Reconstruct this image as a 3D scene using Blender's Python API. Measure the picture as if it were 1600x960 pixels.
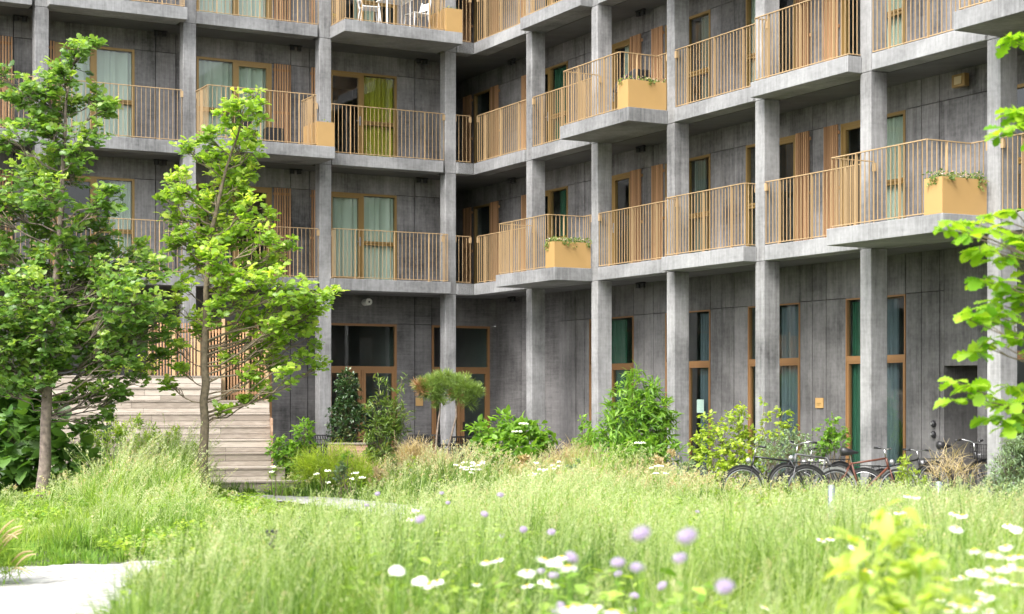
import bpy, math, random
import numpy as np
from mathutils import Vector, Matrix
for o in list(bpy.data.objects): bpy.data.objects.remove(o)
random.seed(4); RNG = np.random.default_rng(11)
S = bpy.context.scene
# ------------------------------------------------------------------ camera
F, HOR, CZ = 2538.0, 617.1, 2.0
cam = bpy.data.cameras.new('camera'); co = bpy.data.objects.new('camera', cam)
S.collection.objects.link(co); S.camera = co
co.location = (0, 0, CZ); co.rotation_euler = (math.radians(90), 0, 0)
cam.sensor_width = 36; cam.lens = 36*F/1600; cam.shift_y = (HOR-480)/1600
cam.clip_start = .1; cam.clip_end = 2000
cam.dof.use_dof = True; cam.dof.focus_distance = 30.0; cam.dof.aperture_fstop = 3.0
# ------------------------------------------------------------------ light
SUN_EL, SUN_AZ = math.radians(52), math.radians(215)   # azimuth clockwise from +Y
w = bpy.data.worlds.new('World'); S.world = w; w.use_nodes = True
nt = w.node_tree; nt.nodes.clear()
sky = nt.nodes.new('ShaderNodeTexSky'); sky.sky_type = 'NISHITA'; sky.sun_disc = False
sky.sun_elevation = SUN_EL; sky.sun_rotation = SUN_AZ
sky.air_density = 1.0; sky.dust_density = 4.0; sky.ozone_density = 1.0
hs = nt.nodes.new('ShaderNodeHueSaturation'); hs.inputs['Saturation'].default_value = .28
bg = nt.nodes.new('ShaderNodeBackground'); bg.inputs['Strength'].default_value = .15
ow = nt.nodes.new('ShaderNodeOutputWorld')
nt.links.new(sky.outputs[0], hs.inputs['Color']); nt.links.new(hs.outputs[0], bg.inputs[0]); nt.links.new(bg.outputs[0], ow.inputs[0])
sl = bpy.data.lights.new('sun', 'SUN'); so = bpy.data.objects.new('sun', sl); S.collection.objects.link(so)
sl.energy = 1.0; sl.angle = math.radians(28); sl.color = (1, .965, .91)
sd = Vector((math.sin(SUN_AZ)*math.cos(SUN_EL), math.cos(SUN_AZ)*math.cos(SUN_EL), math.sin(SUN_EL)))
so.rotation_euler = sd.to_track_quat('Z', 'Y').to_euler()
S.view_settings.view_transform = 'Standard'; S.view_settings.look = 'None'
S.view_settings.gamma = 1; S.view_settings.exposure = 1.9
# ------------------------------------------------------------------ helpers
YAW = .4934; CS, SN = math.cos(YAW), math.sin(YAW)
CX, CY = (740.5-800)/F*40.456, 40.456
U = np.array([CS, SN, 0.]); V = np.array([-SN, CS, 0.]); C0 = np.array([CX, CY, 0.]); UP = np.array([0, 0, 1.])
class Frame:
    def __init__(s, o, a, b): s.o, s.a, s.b = np.array(o, float), np.array(a, float), np.array(b, float)
    def p(s, a, b, z): return s.o+s.a*a+s.b*b+UP*z
RF = Frame(C0, -V, U)      # right wing: a = distance from the inner corner, b = depth behind the slab edge
LF = Frame(C0, -U, V)      # left wing
WF = Frame((0, 0, 0), (1, 0, 0), (0, 1, 0))
def PX(px, py, d): return np.array([(px-800)/F*d, d, CZ-(py-HOR)/F*d])
def terrain(x, y):
    z = np.interp(y, [0, 5, 10, 14, 20, 27, 31, 60], [.80, .76, .58, .44, .27, .14, .10, .10])
    return z + .035*np.sin(x*1.1+.5*y)*np.cos(y*.7-x*.3)*np.interp(y, [0, 26, 30], [1, 1, 0])
class MB:
    def __init__(s): s.v, s.f, s.r = [], [], []
    def add(s, vs, fs, r=None):
        n = len(s.v); s.v += [tuple(map(float, q)) for q in vs]; s.f += [tuple(i+n for i in f) for f in fs]
        s.r += [random.random() if r is None else r]*len(vs); return s
    def box(s, fr, a0, a1, b0, b1, z0, z1, r=None):
        vs = [fr.p(a, b, z) for z in (z0, z1) for (a, b) in ((a0, b0), (a1, b0), (a1, b1), (a0, b1))]
        return s.add(vs, [(0, 3, 2, 1), (4, 5, 6, 7), (0, 1, 5, 4), (1, 2, 6, 5), (2, 3, 7, 6), (3, 0, 4, 7)], r)
    def bar(s, p, q, w, h=None, up=(0, 0, 1), r=None):
        p, q = np.array(p, float), np.array(q, float); h = h or w
        d = q-p; L = np.linalg.norm(d)
        if L < 1e-6: return s
        d /= L; up = np.array(up, float)
        sd = np.cross(d, up)
        if np.linalg.norm(sd) < 1e-3: sd = np.cross(d, (1, 0, 0))
        sd /= np.linalg.norm(sd); u2 = np.cross(sd, d)
        vs = [c+sd*a*w/2+u2*b*h/2 for c in (p, q) for a, b in ((-1, -1), (1, -1), (1, 1), (-1, 1))]
        return s.add(vs, [(0, 3, 2, 1), (4, 5, 6, 7), (0, 1, 5, 4), (1, 2, 6, 5), (2, 3, 7, 6), (3, 0, 4, 7)], r)
    def tube(s, pts, rad, n=8, r=None, cap=True):
        pts = [np.array(p, float) for p in pts]
        if not hasattr(rad, '__len__'): rad = [rad]*len(pts)
        vs, fs = [], []; prev = None
        for i, p in enumerate(pts):
            d = pts[min(i+1, len(pts)-1)]-pts[max(i-1, 0)]; d = d/(np.linalg.norm(d)+1e-9)
            if prev is None:
                ref = np.array([0, 0, 1.]) if abs(d[2]) < .9 else np.array([1., 0, 0]); a = np.cross(d, ref)
            else: a = prev-d*np.dot(prev, d)
            a /= np.linalg.norm(a)+1e-9; prev = a; b = np.cross(d, a)
            for k in range(n):
                t = 2*math.pi*k/n; vs.append(p+(a*math.cos(t)+b*math.sin(t))*rad[i])
        for i in range(len(pts)-1):
            for k in range(n):
                k2 = (k+1) % n; fs.append((i*n+k, i*n+k2, (i+1)*n+k2, (i+1)*n+k))
        if cap: fs += [tuple(range(n))[::-1], tuple((len(pts)-1)*n+k for k in range(n))]
        return s.add(vs, fs, r)
    def ring(s, c, ax, R, rad, n=28, m=6, a0=0, a1=2*math.pi, r=None):
        c = np.array(c, float); ax = np.array(ax, float); ax /= np.linalg.norm(ax)
        e1 = np.array([0, 0, 1.])-ax*ax[2]; e1 /= np.linalg.norm(e1); e2 = np.cross(ax, e1)
        pts = [c+(e1*math.cos(a0+(a1-a0)*i/n)+e2*math.sin(a0+(a1-a0)*i/n))*R for i in range(n+1)]
        return s.tube(pts, rad, m, r, cap=(a1-a0) < 6.28)
    def ball(s, c, rx, ry=None, rz=None, n=10, m=6, r=None):
        ry = ry or rx; rz = rz or rx; vs = []; fs = []
        for j in range(m+1):
            ph = math.pi*j/m
            for i in range(n):
                th = 2*math.pi*i/n; vs.append((c[0]+rx*math.sin(ph)*math.cos(th), c[1]+ry*math.sin(ph)*math.sin(th), c[2]+rz*math.cos(ph)))
        for j in range(m):
            for i in range(n):
                i2 = (i+1) % n; fs.append((j*n+i, (j+1)*n+i, (j+1)*n+i2, j*n+i2))
        return s.add(vs, fs, r)
    def build(s, name, mat, parent=None, smooth=False, bevel=0, flip=True):
        o0 = np.array(parent_origin(parent)) if parent is not None else np.array([0, 0, 0.])
        me = bpy.data.meshes.new(name); me.from_pydata([tuple(np.array(v)-o0) for v in s.v], [], s.f)
        at = me.attributes.new('rnd', 'FLOAT', 'POINT'); at.data.foreach_set('value', s.r)
        if flip:
            import bmesh
            bm = bmesh.new(); bm.from_mesh(me); bmesh.ops.recalc_face_normals(bm, faces=bm.faces); bm.to_mesh(me); bm.free()
        me.materials.append(mat)
        if smooth: me.polygons.foreach_set('use_smooth', [True]*len(me.polygons))
        o = bpy.data.objects.new(name, me); S.collection.objects.link(o)
        if parent is not None: o.parent = parent
        if bevel:
            m = o.modifiers.new('bevel', 'BEVEL'); m.width = bevel; m.segments = 2; m.limit_method = 'ANGLE'
        return o
def parent_origin(p):
    x = np.array([0, 0, 0.])
    while p is not None: x = x+np.array(p.location); p = p.parent
    return x
def tag(o, label=None, cat=None, group=None, kind=None):
    if label: o['label'] = label
    if cat: o['category'] = cat
    if group: o['group'] = group
    if kind: o['kind'] = kind
    return o
def thing(name, loc, label, cat, group=None):
    o = bpy.data.objects.new(name, None); S.collection.objects.link(o); o.location = tuple(map(float, loc))
    o.empty_display_size = .2
    return tag(o, label, cat, group)
def copy_tree(o, parent=None):
    c = o.copy(); S.collection.objects.link(c)
    if parent is not None: c.parent = parent
    for ch in list(o.children): copy_tree(ch, c)
    return c
def quads(name, verts, faces, rnd, mat, parent=None, smooth=False):
    """verts (N,3), faces (M,k) numpy"""
    if parent is not None: verts = verts-parent_origin(parent)
    me = bpy.data.meshes.new(name); k = faces.shape[1]
    me.vertices.add(len(verts)); me.vertices.foreach_set('co', verts.astype(np.float32).ravel())
    me.loops.add(faces.size); me.loops.foreach_set('vertex_index', faces.astype(np.int32).ravel())
    me.polygons.add(len(faces)); me.polygons.foreach_set('loop_start', np.arange(0, faces.size, k, dtype=np.int32))
    if smooth: me.polygons.foreach_set('use_smooth', np.ones(len(faces), bool))
    at = me.attributes.new('rnd', 'FLOAT', 'POINT'); at.data.foreach_set('value', rnd.astype(np.float32))
    me.update(calc_edges=True); me.materials.append(mat)
    o = bpy.data.objects.new(name, me); S.collection.objects.link(o)
    if parent is not None: o.parent = parent
    return o
# ------------------------------------------------------------------ materials
MATS = {}
def newmat(name):
    m = bpy.data.materials.new(name); m.use_nodes = True; n = m.node_tree; n.nodes.clear()
    out = n.nodes.new('ShaderNodeOutputMaterial'); return m, n, out
def N(n, t, **k):
    x = n.nodes.new(t)
    for a, b in k.items(): setattr(x, a, b)
    return x
def ramp(n, pts):
    r = N(n, 'ShaderNodeValToRGB'); e = r.color_ramp.elements
    while len(e) < len(pts): e.new(.5)
    for q, (p, c) in zip(e, pts): q.position = p; q.color = (*c, 1)
    return r
def math_n(n, op, a, b=None, c=None):
    m = N(n, 'ShaderNodeMath', operation=op)
    for i, x in enumerate((a, b, c)):
        if x is None: continue
        if isinstance(x, (int, float)): m.inputs[i].default_value = x
        else: n.links.new(x, m.inputs[i])
    return m.outputs[0]
def mixc(n, f, a, b, mode='MIX'):
    m = N(n, 'ShaderNodeMix', data_type='RGBA', blend_type=mode)
    for i, x in ((0, f), (6, a), (7, b)):
        if isinstance(x, (int, float)): m.inputs[i].default_value = x
        elif isinstance(x, tuple): m.inputs[i].default_value = (*x, 1)
        else: n.links.new(x, m.inputs[i])
    return m.outputs[2]
def concrete(name, c, boards='v', contrast=.35, bw=.11, rough=.8):
    """board marked concrete: each board has its own tone, fine grain, cloudy stains"""
    m, n, out = newmat(name); L = n.links
    tc = N(n, 'ShaderNodeTexCoord'); mp = N(n, 'ShaderNodeMapping'); mp.inputs['Rotation'].default_value = (0, 0, -YAW)
    L.new(tc.outputs['Object'], mp.inputs[0]); sp = N(n, 'ShaderNodeSeparateXYZ'); L.new(mp.outputs[0], sp.inputs[0])
    s = math_n(n, 'ADD', sp.outputs[0], sp.outputs[1]); z = sp.outputs[2]
    at = N(n, 'ShaderNodeAttribute', attribute_name='rnd')
    along, across = (z, s) if boards == 'v' else (s, z)
    cell = math_n(n, 'FLOOR', math_n(n, 'DIVIDE', across, bw))
    wn = N(n, 'ShaderNodeTexWhiteNoise', noise_dimensions='2D'); cb = N(n, 'ShaderNodeCombineXYZ')
    L.new(cell, cb.inputs[0]); L.new(at.outputs['Fac'], cb.inputs[1]); L.new(cb.outputs[0], wn.inputs['Vector'])
    cg = N(n, 'ShaderNodeCombineXYZ'); L.new(math_n(n, 'MULTIPLY', across, 16), cg.inputs[0]); L.new(math_n(n, 'MULTIPLY', along, .9), cg.inputs[1]); L.new(math_n(n, 'MULTIPLY', at.outputs['Fac'], 9), cg.inputs[2])
    gr = N(n, 'ShaderNodeTexNoise'); gr.inputs['Scale'].default_value = 2.2; gr.inputs['Detail'].default_value = 5; gr.inputs['Roughness'].default_value = .65; L.new(cg.outputs[0], gr.inputs[0])
    st = N(n, 'ShaderNodeTexNoise'); st.inputs['Scale'].default_value = .9; st.inputs['Detail'].default_value = 6; st.inputs['Roughness'].default_value = .6; L.new(tc.outputs['Object'], st.inputs[0])
    # drip streaks
    cd = N(n, 'ShaderNodeCombineXYZ'); L.new(math_n(n, 'MULTIPLY', s, 7), cd.inputs[0]); L.new(math_n(n, 'MULTIPLY', z, .35), cd.inputs[1])
    dr = N(n, 'ShaderNodeTexNoise'); dr.inputs['Scale'].default_value = 1.3; dr.inputs['Detail'].default_value = 3; L.new(cd.outputs[0], dr.inputs[0])
    v = math_n(n, 'MULTIPLY', math_n(n, 'SUBTRACT', wn.outputs['Value'], .5), contrast*.22)
    v = math_n(n, 'ADD', v, math_n(n, 'MULTIPLY', math_n(n, 'SUBTRACT', gr.outputs[0], .5), contrast*1.15))
    v = math_n(n, 'ADD', v, math_n(n, 'MULTIPLY', math_n(n, 'SUBTRACT', st.outputs[0], .5), contrast*2.9))
    v = math_n(n, 'ADD', v, math_n(n, 'MULTIPLY', math_n(n, 'SUBTRACT', dr.outputs[0], .5), contrast*1.0))
    v = math_n(n, 'ADD', v, math_n(n, 'MULTIPLY', math_n(n, 'SUBTRACT', at.outputs['Fac'], .5), contrast*.5))
    hz = N(n, 'ShaderNodeCombineXYZ'); L.new(math_n(n, 'MULTIPLY', s, 1.1), hz.inputs[0]); L.new(math_n(n, 'MULTIPLY', z, 14), hz.inputs[1]); L.new(at.outputs['Fac'], hz.inputs[2])
    hn = N(n, 'ShaderNodeTexNoise'); hn.inputs['Scale'].default_value = 1.5; hn.inputs['Detail'].default_value = 4; L.new(hz.outputs[0], hn.inputs[0])
    v = math_n(n, 'ADD', v, math_n(n, 'MULTIPLY', math_n(n, 'SUBTRACT', hn.outputs[0], .5), contrast*.4))
    fi = N(n, 'ShaderNodeTexNoise'); fi.inputs['Scale'].default_value = 14; fi.inputs['Detail'].default_value = 3; L.new(tc.outputs['Object'], fi.inputs[0])
    v = math_n(n, 'ADD', v, math_n(n, 'MULTIPLY', math_n(n, 'SUBTRACT', fi.outputs[0], .5), contrast*.7))
    v = math_n(n, 'ADD', v, 1.0); v = math_n(n, 'MAXIMUM', v, .25)
    vm = N(n, 'ShaderNodeVectorMath', operation='SCALE'); vm.inputs[0].default_value = c; L.new(v, vm.inputs['Scale'])
    b = N(n, 'ShaderNodeBsdfPrincipled'); L.new(vm.outputs[0], b.inputs['Base Color']); b.inputs['Roughness'].default_value = rough
    fr = math_n(n, 'FRACT', math_n(n, 'DIVIDE', across, bw)); ed = math_n(n, 'GREATER_THAN', math_n(n, 'ABSOLUTE', math_n(n, 'SUBTRACT', fr, .5)), .46)
    bp = N(n, 'ShaderNodeBump'); bp.inputs['Strength'].default_value = .35; bp.inputs['Distance'].default_value = .006
    L.new(math_n(n, 'ADD', gr.outputs[0], math_n(n, 'MULTIPLY', ed, -.5)), bp.inputs['Height']); L.new(bp.outputs[0], b.inputs['Normal'])
    L.new(b.outputs[0], out.inputs[0]); return m
def plain(name, c, rough=.5, metal=0, var=.12, scale=3., spec=.5):
    m, n, out = newmat(name); L = n.links
    tc = N(n, 'ShaderNodeTexCoord'); no = N(n, 'ShaderNodeTexNoise'); no.inputs['Scale'].default_value = scale; no.inputs['Detail'].default_value = 5; L.new(tc.outputs['Object'], no.inputs[0])
    at = N(n, 'ShaderNodeAttribute', attribute_name='rnd')
    v = math_n(n, 'ADD', math_n(n, 'MULTIPLY', math_n(n, 'SUBTRACT', no.outputs[0], .5), var*2.5), math_n(n, 'MULTIPLY', math_n(n, 'SUBTRACT', at.outputs['Fac'], .5), var))
    v = math_n(n, 'ADD', v, 1.0)
    vm = N(n, 'ShaderNodeVectorMath', operation='SCALE'); vm.inputs[0].default_value = c; L.new(v, vm.inputs['Scale'])
    b = N(n, 'ShaderNodeBsdfPrincipled'); L.new(vm.outputs[0], b.inputs['Base Color'])
    b.inputs['Roughness'].default_value = rough; b.inputs['Metallic'].default_value = metal; b.inputs['Specular IOR Level'].default_value = spec
    L.new(b.outputs[0], out.inputs[0]); return m
def wood(name, c1, c2, axis='x', yaw=0., scale=1., rough=.7):
    """grain runs along axis; the rnd attribute gives every board its own tone"""
    m, n, out = newmat(name); L = n.links
    tc = N(n, 'ShaderNodeTexCoord'); mp = N(n, 'ShaderNodeMapping'); mp.inputs['Rotation'].default_value = (0, 0, -yaw)
    sc = {'x': (.7, 30, 30), 'z': (30, 30, .7)}[axis]; mp.inputs['Scale'].default_value = tuple(q*scale for q in sc); L.new(tc.outputs['Object'], mp.inputs[0])
    at = N(n, 'ShaderNodeAttribute', attribute_name='rnd')
    va = N(n, 'ShaderNodeVectorMath', operation='ADD'); L.new(mp.outputs[0], va.inputs[0]); cb = N(n, 'ShaderNodeCombineXYZ')
    for i in range(3): L.new(math_n(n, 'MULTIPLY', at.outputs['Fac'], 37.), cb.inputs[i])
    L.new(cb.outputs[0], va.inputs[1])
    no = N(n, 'ShaderNodeTexNoise'); no.inputs['Scale'].default_value = 1; no.inputs['Detail'].default_value = 4; L.new(va.outputs[0], no.inputs[0])
    f = math_n(n, 'ADD', math_n(n, 'MULTIPLY', no.outputs[0], .9), math_n(n, 'MULTIPLY', math_n(n, 'SUBTRACT', at.outputs['Fac'], .5), .7))
    r = ramp(n, [(.2, c1), (.8, c2)]); L.new(f, r.inputs[0])
    b = N(n, 'ShaderNodeBsdfPrincipled'); L.new(r.outputs[0], b.inputs['Base Color']); b.inputs['Roughness'].default_value = rough
    L.new(b.outputs[0], out.inputs[0]); return m
def leaf(name, cols, trans=.45, gloss=.5, rough=.45):
    m, n, out = newmat(name); L = n.links
    at = N(n, 'ShaderNodeAttribute', attribute_name='rnd'); r = ramp(n, cols); L.new(at.outputs['Fac'], r.inputs[0])
    b = N(n, 'ShaderNodeBsdfPrincipled'); L.new(r.outputs[0], b.inputs['Base Color']); b.inputs['Roughness'].default_value = rough; b.inputs['Specular IOR Level'].default_value = gloss
    t = N(n, 'ShaderNodeBsdfTranslucent'); tcol = mixc(n, 1.0, r.outputs[0], (1.25, 1.25, .55), 'MULTIPLY'); L.new(tcol, t.inputs[0])
    mx = N(n, 'ShaderNodeMixShader'); mx.inputs[0].default_value = trans; L.new(b.outputs[0], mx.inputs[1]); L.new(t.outputs[0], mx.inputs[2]); L.new(mx.outputs[0], out.inputs[0]); return m
def glass(name, tint=(.80, .92, .86)):
    m, n, out = newmat(name); L = n.links
    fr = N(n, 'ShaderNodeFresnel'); fr.inputs[0].default_value = 1.6
    g = N(n, 'ShaderNodeBsdfGlossy'); g.inputs['Roughness'].default_value = .015; t = N(n, 'ShaderNodeBsdfTransparent'); t.inputs[0].default_value = (*tint, 1)
    mx = N(n, 'ShaderNodeMixShader'); ge = N(n, 'ShaderNodeNewGeometry'); fr.inputs[0].default_value = 1.5; L.new(math_n(n, 'MULTIPLY', math_n(n, 'MULTIPLY', fr.outputs[0], 1.8), math_n(n, 'SUBTRACT', 1.0, ge.outputs['Backfacing'])), mx.inputs[0]); L.new(t.outputs[0], mx.inputs[1]); L.new(g.outputs[0], mx.inputs[2]); L.new(mx.outputs[0], out.inputs[0]); return m
M = dict(
    col=concrete('column_concrete', (.215, .214, .214), 'v', .75, .10),
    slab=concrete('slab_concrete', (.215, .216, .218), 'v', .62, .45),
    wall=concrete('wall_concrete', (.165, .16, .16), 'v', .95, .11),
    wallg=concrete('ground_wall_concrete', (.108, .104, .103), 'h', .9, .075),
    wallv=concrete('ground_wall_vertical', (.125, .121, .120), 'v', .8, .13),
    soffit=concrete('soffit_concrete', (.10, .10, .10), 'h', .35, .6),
    ochre=plain('ochre_metal', (.42, .29, .155), .45, .1, .08),
    ochre_box=plain('ochre_planter', (.40, .25, .095), .5, 0, .10, 2.),
    frame=plain('bronze_frame', (.28, .18, .06), .4, .3, .08),
    frameg=plain('brown_frame', (.22, .115, .045), .5, 0, .1),
    larch=wood('larch_slats', (.30, .165, .08), (.56, .32, .165), 'z'),
    dark=plain('dark_metal', (.012, .012, .013), .5, 0, .2),
    black=plain('black_plastic', (.02, .02, .022), .4),
    white=plain('white_lacquer', (.75, .75, .74), .4, 0, .03),
    room=plain('room_paint', (.10, .10, .10), .9), roomd=plain('dark_room', (.15, .165, .16), .9),
    glass=glass('window_glass', (.93, .98, .95)), glassd=glass('ground_glass', (.88, .95, .92)),
    deck=wood('weathered_timber', (.22, .185, .15), (.42, .37, .315), 'x', math.radians(10), 1.),
    deckw=wood('warm_timber', (.30, .17, .10), (.47, .31, .21), 'x', math.radians(10), 1.),
    steel=plain('galvanised_steel', (.22, .25, .25), .45, .5, .2), chrome=plain('chrome', (.45, .45, .45), .25, .9, .05),
    alu=plain('aluminium', (.36, .36, .37), .4, .6, .1),
    tyre=plain('tyre_rubber', (.025, .025, .025), .8), bikeb=plain('black_paint', (.018, .018, .02), .3),
    biker=plain('rusty_red_paint', (.13, .045, .028), .45, 0, .4, 25.), bikeg=plain('grey_paint', (.11, .11, .11), .4, 0, .2),
    path=plain('pale_gravel', (.36, .35, .33), .95, 0, .7, 18.), soil=plain('meadow_soil', (.045, .05, .02), 1, 0, .5, 4.),
    paving=plain('paving', (.30, .29, .29), .9, 0, .2, 6.),
)
def curtain(name, c, tr=.35):
    m, n, out = newmat(name); L = n.links
    d = N(n, 'ShaderNodeBsdfDiffuse'); d.inputs[0].default_value = (*c, 1); t = N(n, 'ShaderNodeBsdfTranslucent'); t.inputs[0].default_value = (*c, 1)
    mx = N(n, 'ShaderNodeMixShader'); mx.inputs[0].default_value = tr; L.new(d.outputs[0], mx.inputs[1]); L.new(t.outputs[0], mx.inputs[2]); L.new(mx.outputs[0], out.inputs[0]); return m
M['cur_w'] = curtain('pale_curtain', (.52, .55, .50), .1); M['cur_g'] = curtain('olive_curtain', (.38, .34, .045), .1); M['cur_d'] = curtain('grey_curtain', (.20, .215, .205), .1)
M['refl_b'] = curtain('blue_grey_reflection_sheet', (.15, .165, .20), .1); M['refl_t'] = curtain('green_reflection_sheet', (.045, .12, .08), .1)  # colours for sheets that imitate reflections in the right wing glass
G = lambda *c: c
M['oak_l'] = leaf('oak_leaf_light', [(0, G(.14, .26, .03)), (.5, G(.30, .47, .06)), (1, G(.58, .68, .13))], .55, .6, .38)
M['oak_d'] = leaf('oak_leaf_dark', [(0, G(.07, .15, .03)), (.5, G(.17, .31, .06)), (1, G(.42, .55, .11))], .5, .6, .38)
M['oak_n'] = leaf('oak_leaf_near', [(0, G(.14, .33, .02)), (1, G(.40, .58, .05))], .55, .4, .4)
M['big'] = leaf('broad_leaf', [(0, G(.05, .13, .025)), (1, G(.16, .30, .06))], .35, .6, .4)
M['lime'] = leaf('lime_leaf', [(0, G(.20, .32, .03)), (1, G(.50, .60, .09))], .5)
M['mid'] = leaf('mid_green_leaf', [(0, G(.08, .20, .025)), (1, G(.30, .50, .07))], .5)
M['deep'] = leaf('deep_green_leaf', [(0, G(.02, .05, .018)), (.75, G(.05, .11, .03)), (1, G(.22, .22, .09))], .25, .7, .35)
M['pale'] = leaf('pale_lime_leaf', [(0, G(.34, .48, .06)), (1, G(.62, .70, .20))], .55)
M['herb'] = leaf('herb_leaf', [(0, G(.10, .20, .03)), (.6, G(.28, .42, .05)), (1, G(.52, .60, .10))], .5)
M['blossom'] = leaf('pink_blossom', [(0, G(.55, .30, .28)), (1, G(.65, .58, .45))], .3)
M['silver'] = leaf('grey_green_leaf', [(0, G(.12, .19, .09)), (1, G(.30, .40, .22))], .35)
M['bamb'] = leaf('olive_leaf', [(0, G(.07, .13, .03)), (.7, G(.18, .27, .06)), (1, G(.34, .34, .12))], .4)
M['needle'] = leaf('pine_needle', [(0, G(.10, .17, .03)), (.8, G(.27, .38, .09)), (1, G(.42, .44, .15))], .3)
M['needleb'] = leaf('brown_needle', [(0, G(.36, .20, .10)), (1, G(.5, .32, .18))], .3)
M['straw'] = leaf('straw', [(0, G(.42, .32, .18)), (1, G(.62, .52, .34))], .4, .2, .7)
M['grass'] = leaf('meadow_blade', [(0, G(.05, .12, .012)), (.3, G(.15, .25, .045)), (.65, G(.32, .44, .10)), (1, G(.62, .64, .36))], .5, .35, .5)
M['lawn'] = leaf('lush_blade', [(0, G(.14, .28, .035)), (1, G(.42, .55, .10))], .5, .3, .5)
M['seed'] = leaf('seed_head', [(0, G(.30, .40, .14)), (.6, G(.58, .62, .38)), (1, G(.62, .48, .32))], .5, .2, .7)
M['petal'] = leaf('white_petal', [(0, G(.85, .85, .83)), (1, G(.9, .9, .88))], .3, .2, .7)
M['lilac'] = leaf('lilac_petal', [(0, G(.46, .41, .70)), (1, G(.60, .50, .74))], .4, .2, .7)
M['yellow'] = plain('yellow_centre', (.75, .5, .04), .8)
M['bark'] = plain('oak_bark', (.17, .135, .09), .95, 0, .6, 16.); M['barkb'] = plain('pale_bark', (.17, .135, .11), .95, 0, 1.1, 11.)
M['twig'] = plain('twig_bark', (.16, .13, .08), .9)
# ================================================================== ground
def build_ground():
    xs = np.concatenate([np.linspace(-400, -40, 8), np.linspace(-30, 30, 100), np.linspace(40, 400, 8)]); ys = np.concatenate([np.linspace(-200, -5, 6), np.linspace(0, 34, 90), np.linspace(40, 600, 12)])
    X, Y = np.meshgrid(xs, ys); Z = terrain(X, Y)
    v = np.stack([X.ravel(), Y.ravel(), Z.ravel()], 1); nx = len(xs)
    i, j = np.meshgrid(np.arange(nx-1), np.arange(len(ys)-1)); a = (j*nx+i).ravel()
    tag(quads('ground', v, np.stack([a, a+1, a+nx+1, a+nx], 1), RNG.random(len(v)), M['soil'], smooth=True), kind='structure')
build_ground()
PATH = np.array([(-9.5, 10.4), (-7.0, 10.7), (-5.4, 10.6), (-4.6, 12.4), (-3.3, 14.8), (-1.7, 19), (-1.3, 23), (-2.1, 26.3), (-3.4, 28.4), (-5.0, 29.6)])
PW = np.array([3.0, 3.0, 2.95, 1.6, .5, .5, .5, .75, .7, .7])
def path_dist(x, y):
    best = np.full(np.shape(x), 1e9)
    for k in range(len(PATH)-1):
        p, q = PATH[k], PATH[k+1]; d = q-p; L2 = d@d
        t = np.clip(((x-p[0])*d[0]+(y-p[1])*d[1])/L2, 0, 1)
        r = np.hypot(x-p[0]-d[0]*t, y-p[1]-d[1]*t)-(PW[k]*(1-t)+PW[k+1]*t); best = np.minimum(best, r)
    return best
def build_path():
    c = .09; X, Y = np.meshgrid(np.arange(-13, .2, c), np.arange(7.2, 31.2, c)); ny, nx = X.shape
    Z = terrain(X, Y)+.03; xc, yc = X[:-1, :-1]+c/2, Y[:-1, :-1]+c/2
    d = path_dist(xc, yc)+.05*np.sin(xc*9+yc*4)+.04*np.sin(yc*13-xc*5); j, i = np.nonzero(d < 0); a = j*nx+i
    f = np.stack([a, a+1, a+nx+1, a+nx], 1); u, inv = np.unique(f, return_inverse=True)
    v = np.stack([X.ravel(), Y.ravel(), Z.ravel()], 1)[u]
    tag(quads('path', v, inv.reshape(-1, 4), RNG.random(len(v)), M['path'], smooth=True), kind='structure')
build_path()
p = MB(); p.box(RF, -1.25, 24, -1.6, 1.29, .02, .16); p.box(LF, -1.6, 24, -2.6, 1.29, .02, .152); tag(p.build('pavement', M['paving']), kind='structure')
# ================================================================== building
FL = [(4.48, 4.76), (7.48, 7.76), (10.48, 10.76)]; TOP = 13.4
bld = thing('apartment_building', (CX, CY, 0), 'grey concrete gallery apartment building with ochre railings wrapping the garden corner', 'building')
R0, RP, L0, LP = 2.89, 2.963, .77, 3.313
RC = [R0+RP*k for k in range(8)]; LC = [L0+LP*k for k in range(6)]
for fr, cs, wd, dp in ((RF, RC, .28, .36), (LF, LC, .30, .30)):
    for c in cs:
        m = MB()
        for z0, z1 in ((0, 4.478), (4.482, 7.478), (7.482, 10.478), (10.482, TOP)): m.box(fr, c-wd, c, .05, .05+dp, z0, z1)
        m.build('column', M['col'], bld, bevel=.012)
def seg(cs, wd, k):  # clear bay k, bay 0 is the corner
    return (0 if k == 0 else cs[k-1]), cs[k]-wd
BIG = .9; SML = .26
RT = {0: {1: BIG, 3: SML, 5: BIG}, 1: {2: BIG, 4: SML, 6: BIG}, 2: {1: SML, 3: BIG}}
LT = {0: {1: SML, 4: SML}, 1: {2: BIG}, 2: {1: BIG, 3: SML}}
PLANT_BOXES = []
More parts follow.
